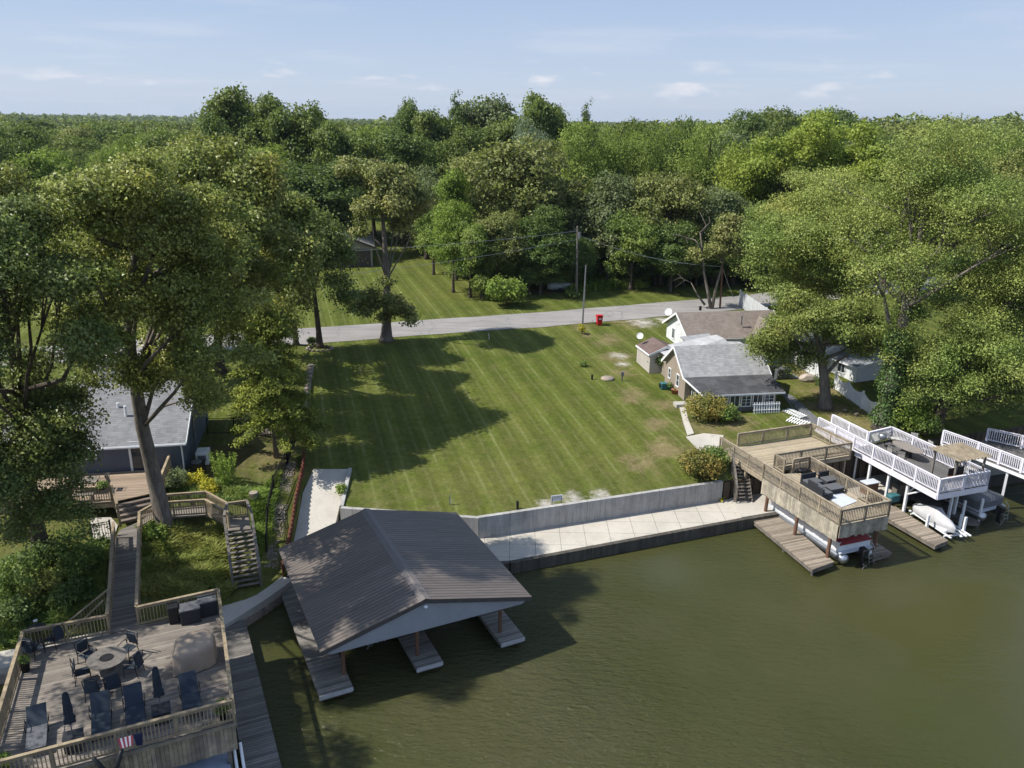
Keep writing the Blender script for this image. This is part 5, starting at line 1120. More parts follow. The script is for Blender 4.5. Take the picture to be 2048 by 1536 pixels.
# grey covered pontoon at the far right
QF = F((*P(1985, 1040, .7)[:2], 0), 24.0)
pontoon('pontoon_boat', 'pontoon boat under charcoal cover beyond the jet ski', QF, 7.5, 2.5, 'cover_grey', 0, 0, (.9, .6, .45), 'cover_grey')
for i, (x, y) in enumerate(((1957, 1042), (1922, 1045))):
    p = P(x, y, .3); tag(MB().box((p.x, p.y, .7), (.13, .13, 2.4)).build('mooring_post', 'white'), ['tall white mooring post between jet ski and charcoal pontoon boat', 'white mooring post on the shaded dock edge'][i], 'post')
# far right white deck with railing
EF = F((*P(1889, 859, 4.1)[:2], 0), -32.0)
wd2 = thing('white_deck', 'partly shaded white railed deck at the right edge beyond pergola', 'deck', EF.loc, EF.a)
e_ = [EF.px(x, y, 4.1) for x, y in ((1889, 859), (1960, 884), (2048, 917), (2150, 957))]
f_ = [EF.px(x, y, 4.1) for x, y in ((1978, 855), (2048, 870), (2150, 893))]
ZE2 = 3.05
floor_(wd2, [(e_[0].x, e_[0].y), (e_[3].x, e_[3].y), (f_[2].x, f_[2].y), (f_[0].x, f_[0].y)], ZE2, 'deck_dark')
for a, b in zip(e_[:-1], e_[1:]): railing(wd2, (a.x, a.y, ZE2), (b.x, b.y, ZE2), 1.0, 'white_rail', .14, bal=.045, pw=.14)
for a, b in zip(f_[:-1], f_[1:]): railing(wd2, (a.x, a.y, ZE2), (b.x, b.y, ZE2), 1.0, 'white_rail', .14, bal=.045, pw=.14)
m = MB(); m.beam((e_[0].x, e_[0].y-.05, ZE2-.14), (e_[3].x, e_[3].y-.05, ZE2-.14), .05, .22); m.build('rim_joist', 'white', wd2)
for k in (.25, .55, .8): p = e_[0].lerp(e_[3], k); MB().box((p.x, p.y+.1, ZE2/2-.2), (.15, .15, ZE2-.3)).build('support_post', 'white', wd2)
# things in the shade under the decks
def nq(x, y, z=.78): return Vector(P(x, y, z))
t = thing('sink_table', 'wooden cabinet with pale top in the shade under white deck', 'cabinet', nq(1737, 985), KF.a); MB().box((0, 0, .4), (1.0, .6, .8)).build('body', 'wood_red', t); MB().box((0, 0, .82), (1.2, .7, .05)).build('table_top', 'cover_white', t)
t = thing('dock_box', 'dark open planter box on the dock under the white deck', 'box', nq(1800, 988), KF.a); MB().box((0, 0, .4), (1.0, .6, .8)).build('body', 'wood_grey', t)
t = thing('cooler', 'pale teal tub near the white deck posts', 'tub', nq(1785, 1002), KF.a); MB().box((0, 0, .25), (.8, .5, .5)).build('body', 'teal', t, bevel=.06)
t = thing('kayak', 'blue kayak lying in the shade behind the timber deck', 'kayak', nq(1680, 945, .8), KF.a+.3); MB().lathe((0, 0, 0), [(.02, -1.3), (.25, -.8), (.36, 0), (.25, .8), (.02, 1.3)], 12).build('hull', 'blue', t, True); t.children[0].rotation_euler = (0, R_(90), 0); t.children[0].location = (0, 0, .3)

# ================================================================== SMALL THINGS ON LAND
def gq(x, y, dz=0): return G(x, y, dz)
tr = thing('trash_cart', 'bright red wheeled trash cart beside the road', 'trash cart', gq(1198, 650), R_(10))
MB().add([(-.24, -.28, .04), (.24, -.28, .04), (.24, .22, .04), (-.24, .22, .04), (-.31, -.38, 1.0), (.31, -.38, 1.0), (.31, .34, 1.0), (-.31, .34, 1.0)], [(0, 3, 2, 1), (4, 5, 6, 7), (0, 1, 5, 4), (1, 2, 6, 5), (2, 3, 7, 6), (3, 0, 4, 7)]).build('body', 'red', tr, bevel=.04)
MB().box((0, -.01, 1.06), (.68, .8, .09), 0, R_(-4)).build('lid', 'red', tr, bevel=.03); MB().beam((-.25, .42, .98), (.25, .42, .98), .04, .04).build('handle', 'red', tr)
for x in (-.26, .26): MB().tube([(x-.03, .28, .12), (x+.03, .28, .12)], .12, 12).build('wheel', 'black', tr)
MB().box((.0, -.372, .75), (.3, .01, .14), 0, R_(6)).build('logo_patch', 'white', tr)
def pole(label, base, top, r, mat='wood_grey', cap=True, arm=False):
    b = gq(*base); tp = PY(top[0], top[1], b.y+.3); t = thing('utility_pole', label, 'utility pole', b); MB().tube([(0, 0, -.3), tuple(tp-b)], [r, r*.68], 8).build('pole', mat, t)
    if arm: d = tp-b; MB().cyl((d.x+.25, d.y-.1, d.z-1.5), .2, .8, 10).build('transformer', 'steel', t); MB().beam((d.x, d.y, d.z-.6), (d.x-.4, d.y, d.z-.4), .06, .06).build('bracket', 'wood_grey', t)
    return b, tp
_, T1 = pole('tall weathered utility pole with transformer beyond the road', (1153, 596), (1155, 452), .16, 'wood_grey', arm=True)
_, T2 = pole('slim grey pole leaning slightly beside the red trash cart', (1165, 648), (1172, 530), .11, 'steel')
_, T3 = pole('brown service pole behind the white house roof by dead tree', (1440, 617), (1445, 533), .13, 'wood_red')
def wire(name, a, b, sag, label, r=.022, n=14):
    a = Vector(a); b = Vector(b); path = [a.lerp(b, k/n)-Vector((0, 0, sag*4*(k/n)*(1-k/n))) for k in range(n+1)]
    tag(MB().tube(path, r*.7, 4).build(name, 'steel'), label, 'wire')
wire('power_line', T1-Vector((0, 0, 1)), T3, .8, 'power line sagging from transformer pole to brown service pole', .035)
wire('power_line', T1-Vector((0, 0, .6)), Vector((-60, 72, 13)), 1.5, 'long power line running left from the transformer pole', .03, 24)
wire('power_line', T1-Vector((0, 0, 1.6)), Vector((-50, 66, 10)), 1.4, 'lower cable running left from the transformer pole', .025, 24)
wire('power_line', T3, WF.w((5.6, -5.6, 7.4)), .4, 'thin service wire from the brown pole to the house roof', .018)
um = thing('utility_pedestal', 'grey electric meter pedestal standing in the lawn', 'pedestal', gq(1244, 762)); MB().box((0, 0, .4), (.12, .1, .8)).build('post', 'wood_grey', um); MB().box((0, -.06, .68), (.26, .16, .36)).build('meter_box', 'cover_grey', um)
m = MB(); m.lathe((0, 0, -.05), [(.62, 0), (.58, .16), (.5, .22), (.01, .24)], 18); o = tag(m.build('well_cover', 'stone', None, True), 'round pale concrete well cover set in the lawn', 'well cover'); o.location = gq(1215, 758)
o = tag(MB().cyl((0, 0, 0), .09, .45, 10).build('vent_pipe', 'black'), 'short black vent pipe in the middle of lawn', 'pipe'); o.location = gq(1184, 759)
o = tag(MB().cyl((0, 0, 0), .08, .55, 10).build('vent_pipe', 'black'), 'short black pipe stub near the retaining wall edge', 'pipe'); o.location = gq(1035, 1018)
sg = thing('yard_sign', 'small white printed yard sign by the retaining wall', 'sign', gq(1113, 1008), R_(16)); MB().box((0, 0, .42), (.75, .03, .4)).build('panel', 'white', sg)
for x in (-.3, .3): MB().box((x, 0, .25), (.04, .04, .55)).build('stake', 'wood_grey', sg)
m = MB()
for k, (wv, z) in enumerate(((.55, .52), (.4, .44), (.5, .36))): m.box((0, -.018, z), (wv, .006, .035))
m.build('printed_line', 'steel', sg)
o = thing('sprinkler', 'small metal stake in the lawn near the boathouse roof', 'stake', gq(899, 1010)); MB().tube([(0, 0, 0), (0, 0, .5), (.06, 0, .7)], .03, 6).build('stem', 'steel', o); MB().beam((0, 0, .5), (.12, .1, .05), .03, .03).build('prop', 'white', o)
o = thing('hoop_marker', 'thin white curved marker at the lawn edge near the road', 'marker', gq(978, 679)); MB().tube([(0, 0, 0), (.02, 0, .35), (-.08, 0, .6)], .035, 6).build('stem', 'white', o)
# patio and garden bits round the cottage
t = thing('covered_furniture', 'grey covered patio table beside the cottage', 'patio table', gq(1561, 755), TF.a); MB().box((0, 0, .48), (1.4, 1.2, .95)).build('cover', 'grey_wicker', t, bevel=.12)
t = thing('grill', 'black covered grill on the cottage patio, nearest the house', 'grill', gq(1547, 754), TF.a); MB().box((0, 0, .55), (.7, .7, 1.1)).build('cover', 'black', t, bevel=.15)
t = thing('hose_reel', 'teal hose reel box against the cottage west wall', 'hose reel', gq(1327, 778), TF.a); MB().box((0, 0, .3), (.6, .5, .55)).build('body', 'teal', t, bevel=.05); MB().tube([(-.32, 0, .35), (-.38, 0, .35)], .2, 12).build('reel', 'black', t)
planter('potted_plant', 'bushy plant in dark pot by the cottage west wall', gq(1339, 780), .22, .35, 'l_shrub', .3, 'teal', .45, 200, 11)
planter('potted_plant', 'wide terracotta pot by the cottage west wall', gq(1349, 787), .32, .38, 'l_shrub', .1, 'terracotta', .1, 60, 12)
t = thing('doorstep', 'pale concrete doorstep at the cottage porch side door', 'step', gq(1361, 812), TF.a); MB().box((0, 0, .12), (1.0, .8, .3)).build('step_block', 'concrete', t)
o = tag(MB().rock((0, 0, .25), (1.6, 1.1, .9), 5, 3).build('boulder', simple('boulder', (.42, .36, .31), .9, .3, 2, bump=.5), None), 'pale pinkish boulder beside the picket fence', 'boulder'); o.location = gq(1615, 762)
for i, (x, y, s_) in enumerate(((1660, 818, .4), (1690, 822, .3), (1712, 830, .35))):
    o = tag(MB().rock((0, 0, .08), (s_*1.3, s_, s_*.7), i+40, 2).build('rock', 'stone'), ['grey rock at the foot of the grey barked yard tree', 'smallest loose rock on the bare ground behind the white deck', 'loose rock nearest the ivy covered trunk'][i], 'rock'); o.location = gq(x, y)
tr_ = thing('boat_trailer', 'small boat trailer parked at the wood edge beside the utility pole', 'trailer', gq(1120, 583), R_(8))
MB().beam((-1.6, 0, .45), (2.0, 0, .45), .08, .1).beam((-1.5, -.6, .45), (.8, -.6, .45), .06, .08).beam((-1.5, .6, .45), (.8, .6, .45), .06, .08).beam((-1.5, -.6, .45), (-1.5, .6, .45), .06, .06).build('frame', 'steel', tr_)
for y in (-.75, .75): MB().tube([(-.1, y-.09, .3), (-.1, y+.09, .3)], .3, 14).build('wheel', 'black', tr_)
MB().tube([(-1.6, 0, .75), (-.8, 0, .7), (.6, 0, .75), (1.6, 0, .95)], [.45, .5, .42, .05], 10).build('boat_hull', 'cover_white', tr_, True)

# ================================================================== TREES
def link(name, me, parent=None): o = bpy.data.objects.new(name, me); COL.objects.link(o); o.parent = parent; return o
def crown_at(px_, py_, Y, rx_, rz_):
    """crown centre and radii (m) from its place in the survey photo at distance Y"""
    c = PY(px_, py_, Y); d = (c-Vector((0, 0, CAM_H))).length; k = d/FPX; return c, rx_*k, rz_*k
def big_tree(name, label, base, crowns, mat, seed, leaf_n=46000, size=.2, bark_='bark', tr=.38, K=26, per=40, spread=.30, path=None, group=None, droop=.15, nl=16, lr=.33, rb=(.19, .33)):
    t = thing(name, label, 'tree', base, 0, group); rg = np.random.default_rng(seed); bl = []
    tot = sum(c[1]*c[2] for c in crowns)
    for c, rx_, rz_ in crowns:
        cl = c-Vector(base); bl += blobs_env(rg, max(7, int(1.7*K*rx_*rz_/tot)), tuple(cl), (rx_, rx_, rz_), lo=.35, hi=.95, rb=rb)
    h = max(b[0][2] for b in bl)*.95
    main = max(crowns, key=lambda c: c[1]*c[2]); cc = main[0]-Vector(base)
    if path is None:
        path = [Vector((cc.x*(f**1.5), cc.y*(f**1.5), h*f)) for f in (0, .03, .14, .3, .45, .6, .75, .88)]
    else: path = [Vector(p)-Vector(base) for p in path]
    trunk_mb(h, tr, bl, seed, path=path, nlimb=nl, n=10, lr=lr).build('trunk', bark_, t, True)
    link('crown', crown_mesh('crown', bl, leaf_n//per, per, spread, size, mat, seed, droop), t); return t
g_ = lambda x, y: G(x, y)
# --- near left
b0 = g_(332, 1062)
pth = [b0, b0+Vector((-.05, .05, .3))]+[PY(x, y, Y) for x, y, Y in ((303, 930, 40.9), (285, 855, 40.4), (270, 760, 39.8), (262, 700, 39.4), (258, 610, 38.8), (272, 500, 38.2), (300, 400, 38), (320, 340, 38))]
big_tree('oak_tree', 'big leaning oak growing through the boardwalk by the slate house', b0, [crown_at(290, 460, 37.5, 180, 170), crown_at(410, 640, 38.5, 125, 130), crown_at(230, 620, 37, 125, 110), crown_at(360, 760, 40, 110, 105), crown_at(215, 740, 38.5, 75, 70), crown_at(160, 480, 37, 90, 90), crown_at(420, 450, 38.5, 90, 90)], 'l_oak', 11, 100000, .155, 'bark_grey', .43, 46, 46, .30, pth, nl=26)
big_tree('oak_tree', 'dark oak at left edge hanging over the house deck', g_(85, 1118), [crown_at(15, 590, 31.5, 165, 170), crown_at(70, 860, 35, 125, 150), crown_at(125, 1010, 35.5, 80, 60), crown_at(30, 960, 34.5, 110, 100), crown_at(60, 1070, 35, 110, 55)], 'l_oakdark', 12, 92000, .15, 'bark', .42, 42, 46, .29, nl=22)
big_tree('oak_tree', 'olive oak crown behind the leaning oak, above the slate house roof', g_(440, 745), [crown_at(450, 410, 57, 130, 110), crown_at(555, 520, 56, 80, 95), crown_at(365, 500, 52, 110, 100), crown_at(360, 330, 66, 90, 50)], 'l_oak', 13, 50000, .24, 'bark', .42, 30, 40, .45)
big_tree('oak_tree', 'broad dark oak by the road with stones round its trunk', g_(640, 695), [crown_at(610, 500, 72, 110, 95), crown_at(680, 590, 73, 48, 38), crown_at(560, 590, 71, 80, 55)], 'l_oakdark', 14, 34000, .25, 'bark', .3, 26, 40, .45)
big_tree('maple_tree', 'tree between house and road whose trunk stands left of the ringed oak', g_(592, 690), [crown_at(530, 640, 66, 80, 55), crown_at(565, 465, 65, 78, 75)], 'l_oak', 15, 34000, .25, 'bark', .26, 18, 40, .45)
big_tree('oak_tree', 'light topped oak at left edge behind the dark hanging oak', g_(20, 700), [crown_at(10, 420, 62, 110, 90), crown_at(110, 430, 70, 70, 70)], 'l_oak', 16, 30000, .26, 'bark', .35, 18, 40, .5)
big_tree('oak_tree', 'oak outside the left frame edge whose shade dapples the deck', Vector((-33, 33, T(-33, 33))), [(Vector((-31, 31, 15)), 5, 6), (Vector((-26, 25, 17.5)), 4.2, 3.5), (Vector((-31, 22, 14)), 4.5, 4)], 'l_oakdark', 18, 34000, .2, 'bark', .4, 26, 40, .42)
big_tree('maple_tree', 'green crown between the leaning oak and the broad road oak', Vector((-27, 60, T(-27, 60))), [crown_at(430, 560, 58, 110, 110), crown_at(350, 640, 55, 80, 60), crown_at(480, 660, 60, 60, 50)], 'l_oak', 19, 34000, .2, 'bark', .4, 26, 40, .42)
# tall hackberry-like tree beside the road
b1_ = g_(773, 682); pth = [b1_, b1_+Vector((0, 0, .5))]+[PY(x, y, 77) for x, y in ((773, 650), (774, 600), (774, 560), (770, 500), (766, 440), (775, 380))]
tt = big_tree('oak_tree', 'tall tree by the road with thick trunk and a leafy skirt low down', b1_, [crown_at(775, 385, 77, 85, 65), crown_at(700, 340, 78, 48, 32), crown_at(820, 440, 77, 48, 60), crown_at(720, 440, 77, 25, 60), crown_at(772, 590, 76.5, 55, 35), crown_at(800, 630, 76.5, 36, 28), crown_at(735, 610, 76, 25, 25)], 'l_olive', 17, 46000, .26, 'bark_grey', .55, 30, 40, .34, pth, nl=20, lr=.22)
# cedar
def conifer(name, label, base, h, r, mat, seed, n=26000, size=.16, dens=1.0, tr=.2):
    t = thing(name, label, 'tree', base); rg = np.random.default_rng(seed); nb_ = 150; f = rg.random(nb_)**.8; z = h*(.2+.8*f); L_ = r*(1-f)**.75*(.65+.5*rg.random(nb_))+.25; a = rg.random(nb_)*6.283
    k = rg.choice(nb_, n, p=L_**1.3/(L_**1.3).sum()); u_ = rg.random(n)**.6; p = np.stack([np.cos(a[k])*L_[k]*u_, np.sin(a[k])*L_[k]*u_, z[k]-u_**1.6*L_[k]*.28], 1)+rg.normal(size=(n, 3))*np.array([.2, .2, .13])
    nn = rg.normal(size=(n, 3))*.6+np.array([0, 0, .8])+np.stack([np.cos(a[k]), np.sin(a[k]), 0*a[k]], 1)*.5
    V, Q = leaves(p, nn, size, rg, .45); link('crown', quad_mesh('crown', V, Q, mat), t); MB().tube([(0, 0, -.3), (0, 0, h*.3), (0, 0, h*.97)], [tr, tr*.7, .03], 8).build('trunk', 'bark_grey', t, True); return t
cb = g_(553, 915); conifer('cedar_tree', 'shaggy yellow green cedar with bare grey lower trunk', cb, PY(520, 590, cb.y).z-cb.z, 3.2, 'l_cedar', 21, 34000, .2)
eb = g_(626, 692); t = thing('evergreen_shrub', 'dark round clipped evergreen beside the stone ringed trunk', 'shrub', eb)
def ball(t, r, h, n, size, mat, seed, lump=.25, name='foliage', sx=1, sy=1, base=0):
    rg = np.random.default_rng(seed); bl = [(np.array([rg.uniform(-.5, .5)*r*sx, rg.uniform(-.5, .5)*r*sy, base+h*rg.uniform(.3, .62)]), r*rg.uniform(.4, .62)) for _ in range(9)]
    link(name, crown_mesh(name, bl, n//14, 14, r*.12, size, mat, seed, 0, .3, .9), t); m = MB()
    for b in bl[:5]: m.tube([(0, 0, -.1), tuple(b[0]*.5), tuple(b[0])], [.04, .03, .01], 5)
    m.build('stems', 'bark', t)
ball(t, .55, 1.1, 900, .14, 'l_deep', 3)
def shrub(label, px_, r, h, mat, n=1600, size=.13, seed=1, name='shrub', cat='shrub', sx=1, sy=1, z=None, group=None):
    p = g_(*px_) if z is None else P(*px_, z); t = thing(name, label, cat, p, 0, group); ball(t, r, h, n, size, mat, seed, sx=sx, sy=sy); return t
shrub('round pale green shrub beside the boardwalk railing', (345, 978), .95, 1.5, 'l_greyg', 2200, .11, 31)
shrub('low golden yellow foliage plant in front of the slate house', (385, 972), .8, .8, 'l_yellow', 1600, .12, 32, 'plant', 'plant', 1.5)
shrub('second golden foliage clump nearer the stair landing', (420, 985), .75, .8, 'l_yellow', 1300, .12, 33, 'plant', 'plant')
for i, (x, y) in enumerate(((438, 960), (452, 975), (463, 965))): 
    p = g_(x, y); t = thing('tall_plant', ['tall upright leafy plant left in trio behind landing', 'tall upright leafy plant middle in trio behind landing', 'tall upright leafy plant right in trio behind landing'][i], 'plant', p); rg = np.random.default_rng(i); n = 700
    a = rg.integers(0, 7, n)*.9; zz_ = rg.random(n)*1.9; pp_ = np.stack([np.cos(a)*(.12+.15*zz_)+rg.normal(size=n)*.06, np.sin(a)*(.12+.15*zz_)+rg.normal(size=n)*.06, zz_], 1); V, Q = leaves(pp_, rg.normal(size=(n, 3))+np.array([0, 0, .5]), .15, rg, .4); link('foliage', quad_mesh('foliage', V, Q, 'l_bright'), t)
shrub('dark leafy bush hugging the front corner of tan shed', (1318, 742), 1.0, 2.2, 'l_deep', 3000, .15, 34)
shrub('reddish green round bush in front of the cottage porch', (1408, 836), 1.7, 1.9, 'l_autumn', 5200, .15, 35)
shrub('green bush right of the reddish porch bush', (1455, 842), 1.1, 1.5, 'l_shrub', 2800, .15, 36)
shrub('sprawling green bush over the right end of retaining wall', (1395, 945), 1.5, 1.7, 'l_autumn', 4600, .15, 37, sx=1.3)
shrub('green bush beside the timber stairs at the wall end', (1425, 935), 1.1, 1.9, 'l_shrub', 3000, .15, 38)
shrub('small flowering plant on its own in the lawn near the shed', (1166, 733), .5, .5, 'l_shrub', 500, .12, 39, 'plant', 'plant')
shrub('thin yellowing shrub at the foot of the slim grey pole', (1164, 668), .5, 1.4, 'l_yellow', 500, .13, 40)
shrub('bright green bush where the woods meet the road lawn', (1008, 612), 2.4, 3.6, 'l_bright', 5200, .28, 41)
shrub('pale upright sapling left of the roadside bright bush', (962, 600), 1.3, 3.8, 'l_lime', 2200, .28, 42, sx=.7)
shrub('weedy clump round the base of transformer pole', (1145, 596), .9, 1.3, 'l_deep', 900, .2, 43)
shrub('bright leafy bush between the ivy trunk and dark right trunk', (1820, 862), 2.0, 2.4, 'l_bright', 5200, .17, 44)
shrub('bush under the pergola deck side near dark right trunk', (1850, 872), 1.3, 1.7, 'l_shrub', 2800, .17, 45)
shrub('low dark bush beside the pinkish boulder', (1645, 772), .8, .9, 'l_deep', 1300, .14, 46)
shrub('shaded shrub under the stairs of the timber deck', (1500, 975), .8, 1.0, 'l_shrub', 1200, .14, 47, z=.8)
shrub('yellow flowers at the foot of retaining wall right end', (1393, 1005), .3, .3, 'l_yellow', 220, .1, 48, 'flowers', 'flowers', z=.7)
shrub('yellow flower tuft by the seam of the retaining wall', (1318, 1017), .25, .25, 'l_yellow', 120, .1, 49, 'flowers', 'flowers', z=.7)
shrub('yellow flower tuft at the wall end by stone corner', (1444, 1002), .25, .25, 'l_yellow', 140, .1, 50, 'flowers', 'flowers', z=.7)
shrub('green weeds along the ramp side of wing wall', (684, 985), .5, .5, 'l_bright', 700, .12, 51, 'weeds', 'weeds', .5, 2)
for i, (x, y, r, mt, lb) in enumerate(((100, 1130, 1.6, 'l_deep', 'dark shrub on the left bank under the hanging oak'), (170, 1150, 1.3, 'l_shrub', 'mid green shrub on left bank near the boardwalk'), (45, 1180, 1.4, 'l_shrub', 'white flowering shrub mass low on the left bank'), (150, 1210, 1.2, 'l_deep', 'dark shrub just above the deck handrail'), (40, 1240, 1.1, 'l_deep', 'dark shrub at the left frame edge above the deck'),
    (305, 1085, 1.0, 'l_bright', 'bright shrub right of boardwalk at the leaning oak foot'), (95, 1190, 1.1, 'l_grassy', 'yellowish clump amid the left bank shrubs'), (200, 1110, .8, 'l_deep', 'dark shrub tight against the boardwalk left rail'))):
    shrub(lb, (x, y), r, r*1.1, mt, 3000, .15, 60+i)
# long grass on the banks, weeds (uncountable)
def tufts(name, label, poly, n, hgt, mat, seed, size=.03):
    rg = np.random.default_rng(seed); pl_ = [g_(*p) for p in poly]; xs = [p.x for p in pl_]; ys = [p.y for p in pl_]; X = rg.uniform(min(xs), max(xs), n*3); Y = rg.uniform(min(ys), max(ys), n*3); ins = np.zeros(n*3, bool); j = len(pl_)-1
    for i in range(len(pl_)):
        a, b = pl_[i], pl_[j]; c = ((a.y > Y) != (b.y > Y)) & (X < (b.x-a.x)*(Y-a.y)/(b.y-a.y+1e-9)+a.x); ins ^= c; j = i
    X = X[ins][:n]; Y = Y[ins][:n]; n = len(X); Z = T_arr(X, Y); a = rg.random(n)*6.283; clump = .55+.45*np.sin(X*2.1+np.sin(Y*1.7)*2)*np.cos(Y*1.9); hh = hgt*(.4+.8*rg.random(n))*(.5+clump); be = hh*(.3+.8*rg.random(n))
    d = np.stack([np.cos(a), np.sin(a), 0*a], 1); s_ = np.stack([-np.sin(a), np.cos(a), 0*a], 1)*size; b0_ = np.stack([X, Y, Z-.03], 1); m1 = b0_+d*be[:, None]*.35+np.array([0, 0, 1])*hh[:, None]*.75; tp = b0_+d*be[:, None]+np.array([0, 0, 1])*hh[:, None]*.95
    V = np.stack([b0_-s_, b0_+s_, m1+s_, m1-s_, m1-s_, m1+s_, tp+s_*.2, tp-s_*.2], 1).reshape(-1, 3); q = np.arange(n*8).reshape(-1, 4)
    o = link(name, quad_mesh(name, V, q, mat)); tag(o, label, 'grass'); o['kind'] = 'stuff'; return o
tufts('long_grass', 'long arching grass on the bank between boardwalk and staircase', ((285, 1075), (455, 1060), (470, 1185), (430, 1215), (282, 1190)), 16000, .55, 'l_grassy', 1, .022)
tufts('long_grass', 'rough long grass on the bank left of the boardwalk', ((0, 1120), (215, 1095), (205, 1230), (0, 1300)), 14000, .4, 'l_shrub', 2, .022)
tufts('weeds', 'fresh green weeds along the iron fence near the tree stump', ((505, 985), (560, 945), (545, 1060), (520, 1120), (500, 1040)), 6000, .35, 'l_bright', 3, .02)
tufts('weeds', 'weedy growth under the timber bridge and garden plants', ((330, 955), (500, 975), (500, 1010), (340, 1000)), 5000, .35, 'l_shrub', 4, .02)
tufts('undergrowth', 'sunny undergrowth in the gap of the woods behind the pole', ((1130, 588), (1300, 575), (1290, 520), (1130, 520)), 9000, .9, 'l_bright', 5, .06)
# --- near right
big_tree('maple_tree', 'maple with grey trunk standing between cottage and picket fence', g_(1650, 815), [crown_at(1610, 630, 63, 110, 55), crown_at(1545, 705, 61.5, 55, 45), crown_at(1700, 650, 65, 85, 50), crown_at(1600, 715, 62.5, 50, 35)], 'l_maple', 71, 60000, .17, 'bark_grey', .5, 26, 38, .4)
big_tree('maple_tree', 'tall pale green tree rising behind the grey roofed white cottage', g_(1700, 690), [crown_at(1640, 480, 72, 140, 130), crown_at(1560, 560, 71, 80, 70), crown_at(1590, 430, 78, 90, 80), crown_at(1690, 590, 72, 100, 60)], 'l_maple', 72, 90000, .17, 'bark_grey', .45, 34, 40, .45)
ib = g_(1766, 858)
iv = big_tree('cottonwood_tree', 'huge pale leaved tree with ivy covered trunk beside white deck', ib, [crown_at(1850, 450, 63, 200, 180), crown_at(1960, 610, 60, 140, 120), crown_at(1830, 650, 59, 95, 80), crown_at(1985, 385, 68, 125, 110), crown_at(1720, 470, 66, 90, 110)], 'l_maple', 73, 150000, .145, 'bark_grey', .62, 52, 40, .42, nl=26)
rg = np.random.default_rng(5); n = 5200; z_ = rg.random(n)*7.2+.6; a = rg.random(n)*6.283; r_ = .75+.25*np.sin(z_*2)+rg.normal(size=n)*.14
V, Q = leaves(np.stack([r_*np.cos(a)+z_*.02, r_*np.sin(a), z_], 1), np.stack([np.cos(a), np.sin(a), .4+0*a], 1)+rg.normal(size=(n, 3))*.4, .15, rg, .8); link('ivy', quad_mesh('ivy', V, Q, 'l_ivy'), iv)
big_tree('maple_tree', 'shady tree at right edge over the far white deck', g_(1868, 862), [crown_at(1960, 740, 56, 130, 85), crown_at(2040, 640, 57, 110, 140), crown_at(1880, 760, 56.5, 75, 65), crown_at(1850, 700, 57, 60, 60)], 'l_maple', 74, 80000, .145, 'bark', .5, 30, 40, .4)
big_tree('maple_tree', 'yellow tinged crown at the upper right frame edge', Vector((62, 72, T(62, 72))), [crown_at(2040, 420, 76, 90, 110)], 'l_olive', 75, 26000, .25, 'bark', .4, 18, 40, .45)
big_tree('maple_tree', 'golden green tree topping the right woods beyond the road', Vector((44, 112, T(44, 112))), [crown_at(1640, 300, 108, 120, 60), crown_at(1720, 370, 104, 110, 80), crown_at(1560, 330, 110, 60, 60)], 'l_locust', 76, 42000, .34, 'bark_pale', .5, 26, 36, .6)
big_tree('maple_tree', 'dense dark tree filling shade behind the right white decks', Vector((44, 68, T(44, 68))), [crown_at(1930, 740, 68, 140, 90), crown_at(2060, 560, 70, 130, 150), crown_at(1820, 700, 76, 90, 70)], 'l_deep', 77, 44000, .24, 'bark', .4, 20, 40, .45)
# --- dead and half dead tree by the white house
db = g_(1422, 618); Yd = db.y
t = thing('dead_tree', 'half dead forked tree with bare grey limbs behind white house', 'tree', db); m = MB(); Q_ = lambda x, y, dy=0: tuple(PY(x, y, Yd+dy)-db)
for path, r in ((((1422, 618), (1415, 580), (1408, 545), (1405, 500), (1400, 465)), .3), (((1424, 618), (1432, 575), (1445, 530), (1450, 470)), .28), (((1410, 610), (1395, 590), (1382, 565)), .2), (((1405, 500), (1390, 480), (1372, 475), (1347, 468)), .14), (((1402, 470), (1412, 450), (1400, 425)), .1), (((1400, 465), (1420, 445), (1418, 432)), .09),
    (((1382, 565), (1370, 560), (1350, 575)), .07), (((1382, 565), (1360, 555), (1345, 562)), .06), (((1370, 560), (1355, 548)), .04), (((1445, 530), (1435, 500), (1430, 470)), .12), (((1450, 470), (1470, 440), (1490, 430)), .08), (((1450, 490), (1480, 470), (1500, 468)), .06), (((1347, 468), (1352, 478)), .03), (((1372, 475), (1380, 500)), .04)):
    pts_ = [Q_(x, y, (i*.4) % 1.1) for i, (x, y) in enumerate(path)]; m.tube(pts_, [r*.75*(1-.75*i/(len(pts_)-1)) for i in range(len(pts_))], 7)
m.build('trunk', 'bark_grey', t, True); rg = np.random.default_rng(9)
bl = []
for x, y, r in ((1455, 470, 26), (1440, 500, 22), (1470, 500, 20), (1395, 510, 14), (1460, 445, 18)): c, a, b = crown_at(x, y, Yd+.8, r, r); bl.append((np.array(c-db), a))
link('crown', crown_mesh('crown', bl, 420, 22, .35, .26, 'l_olive', 9), t)

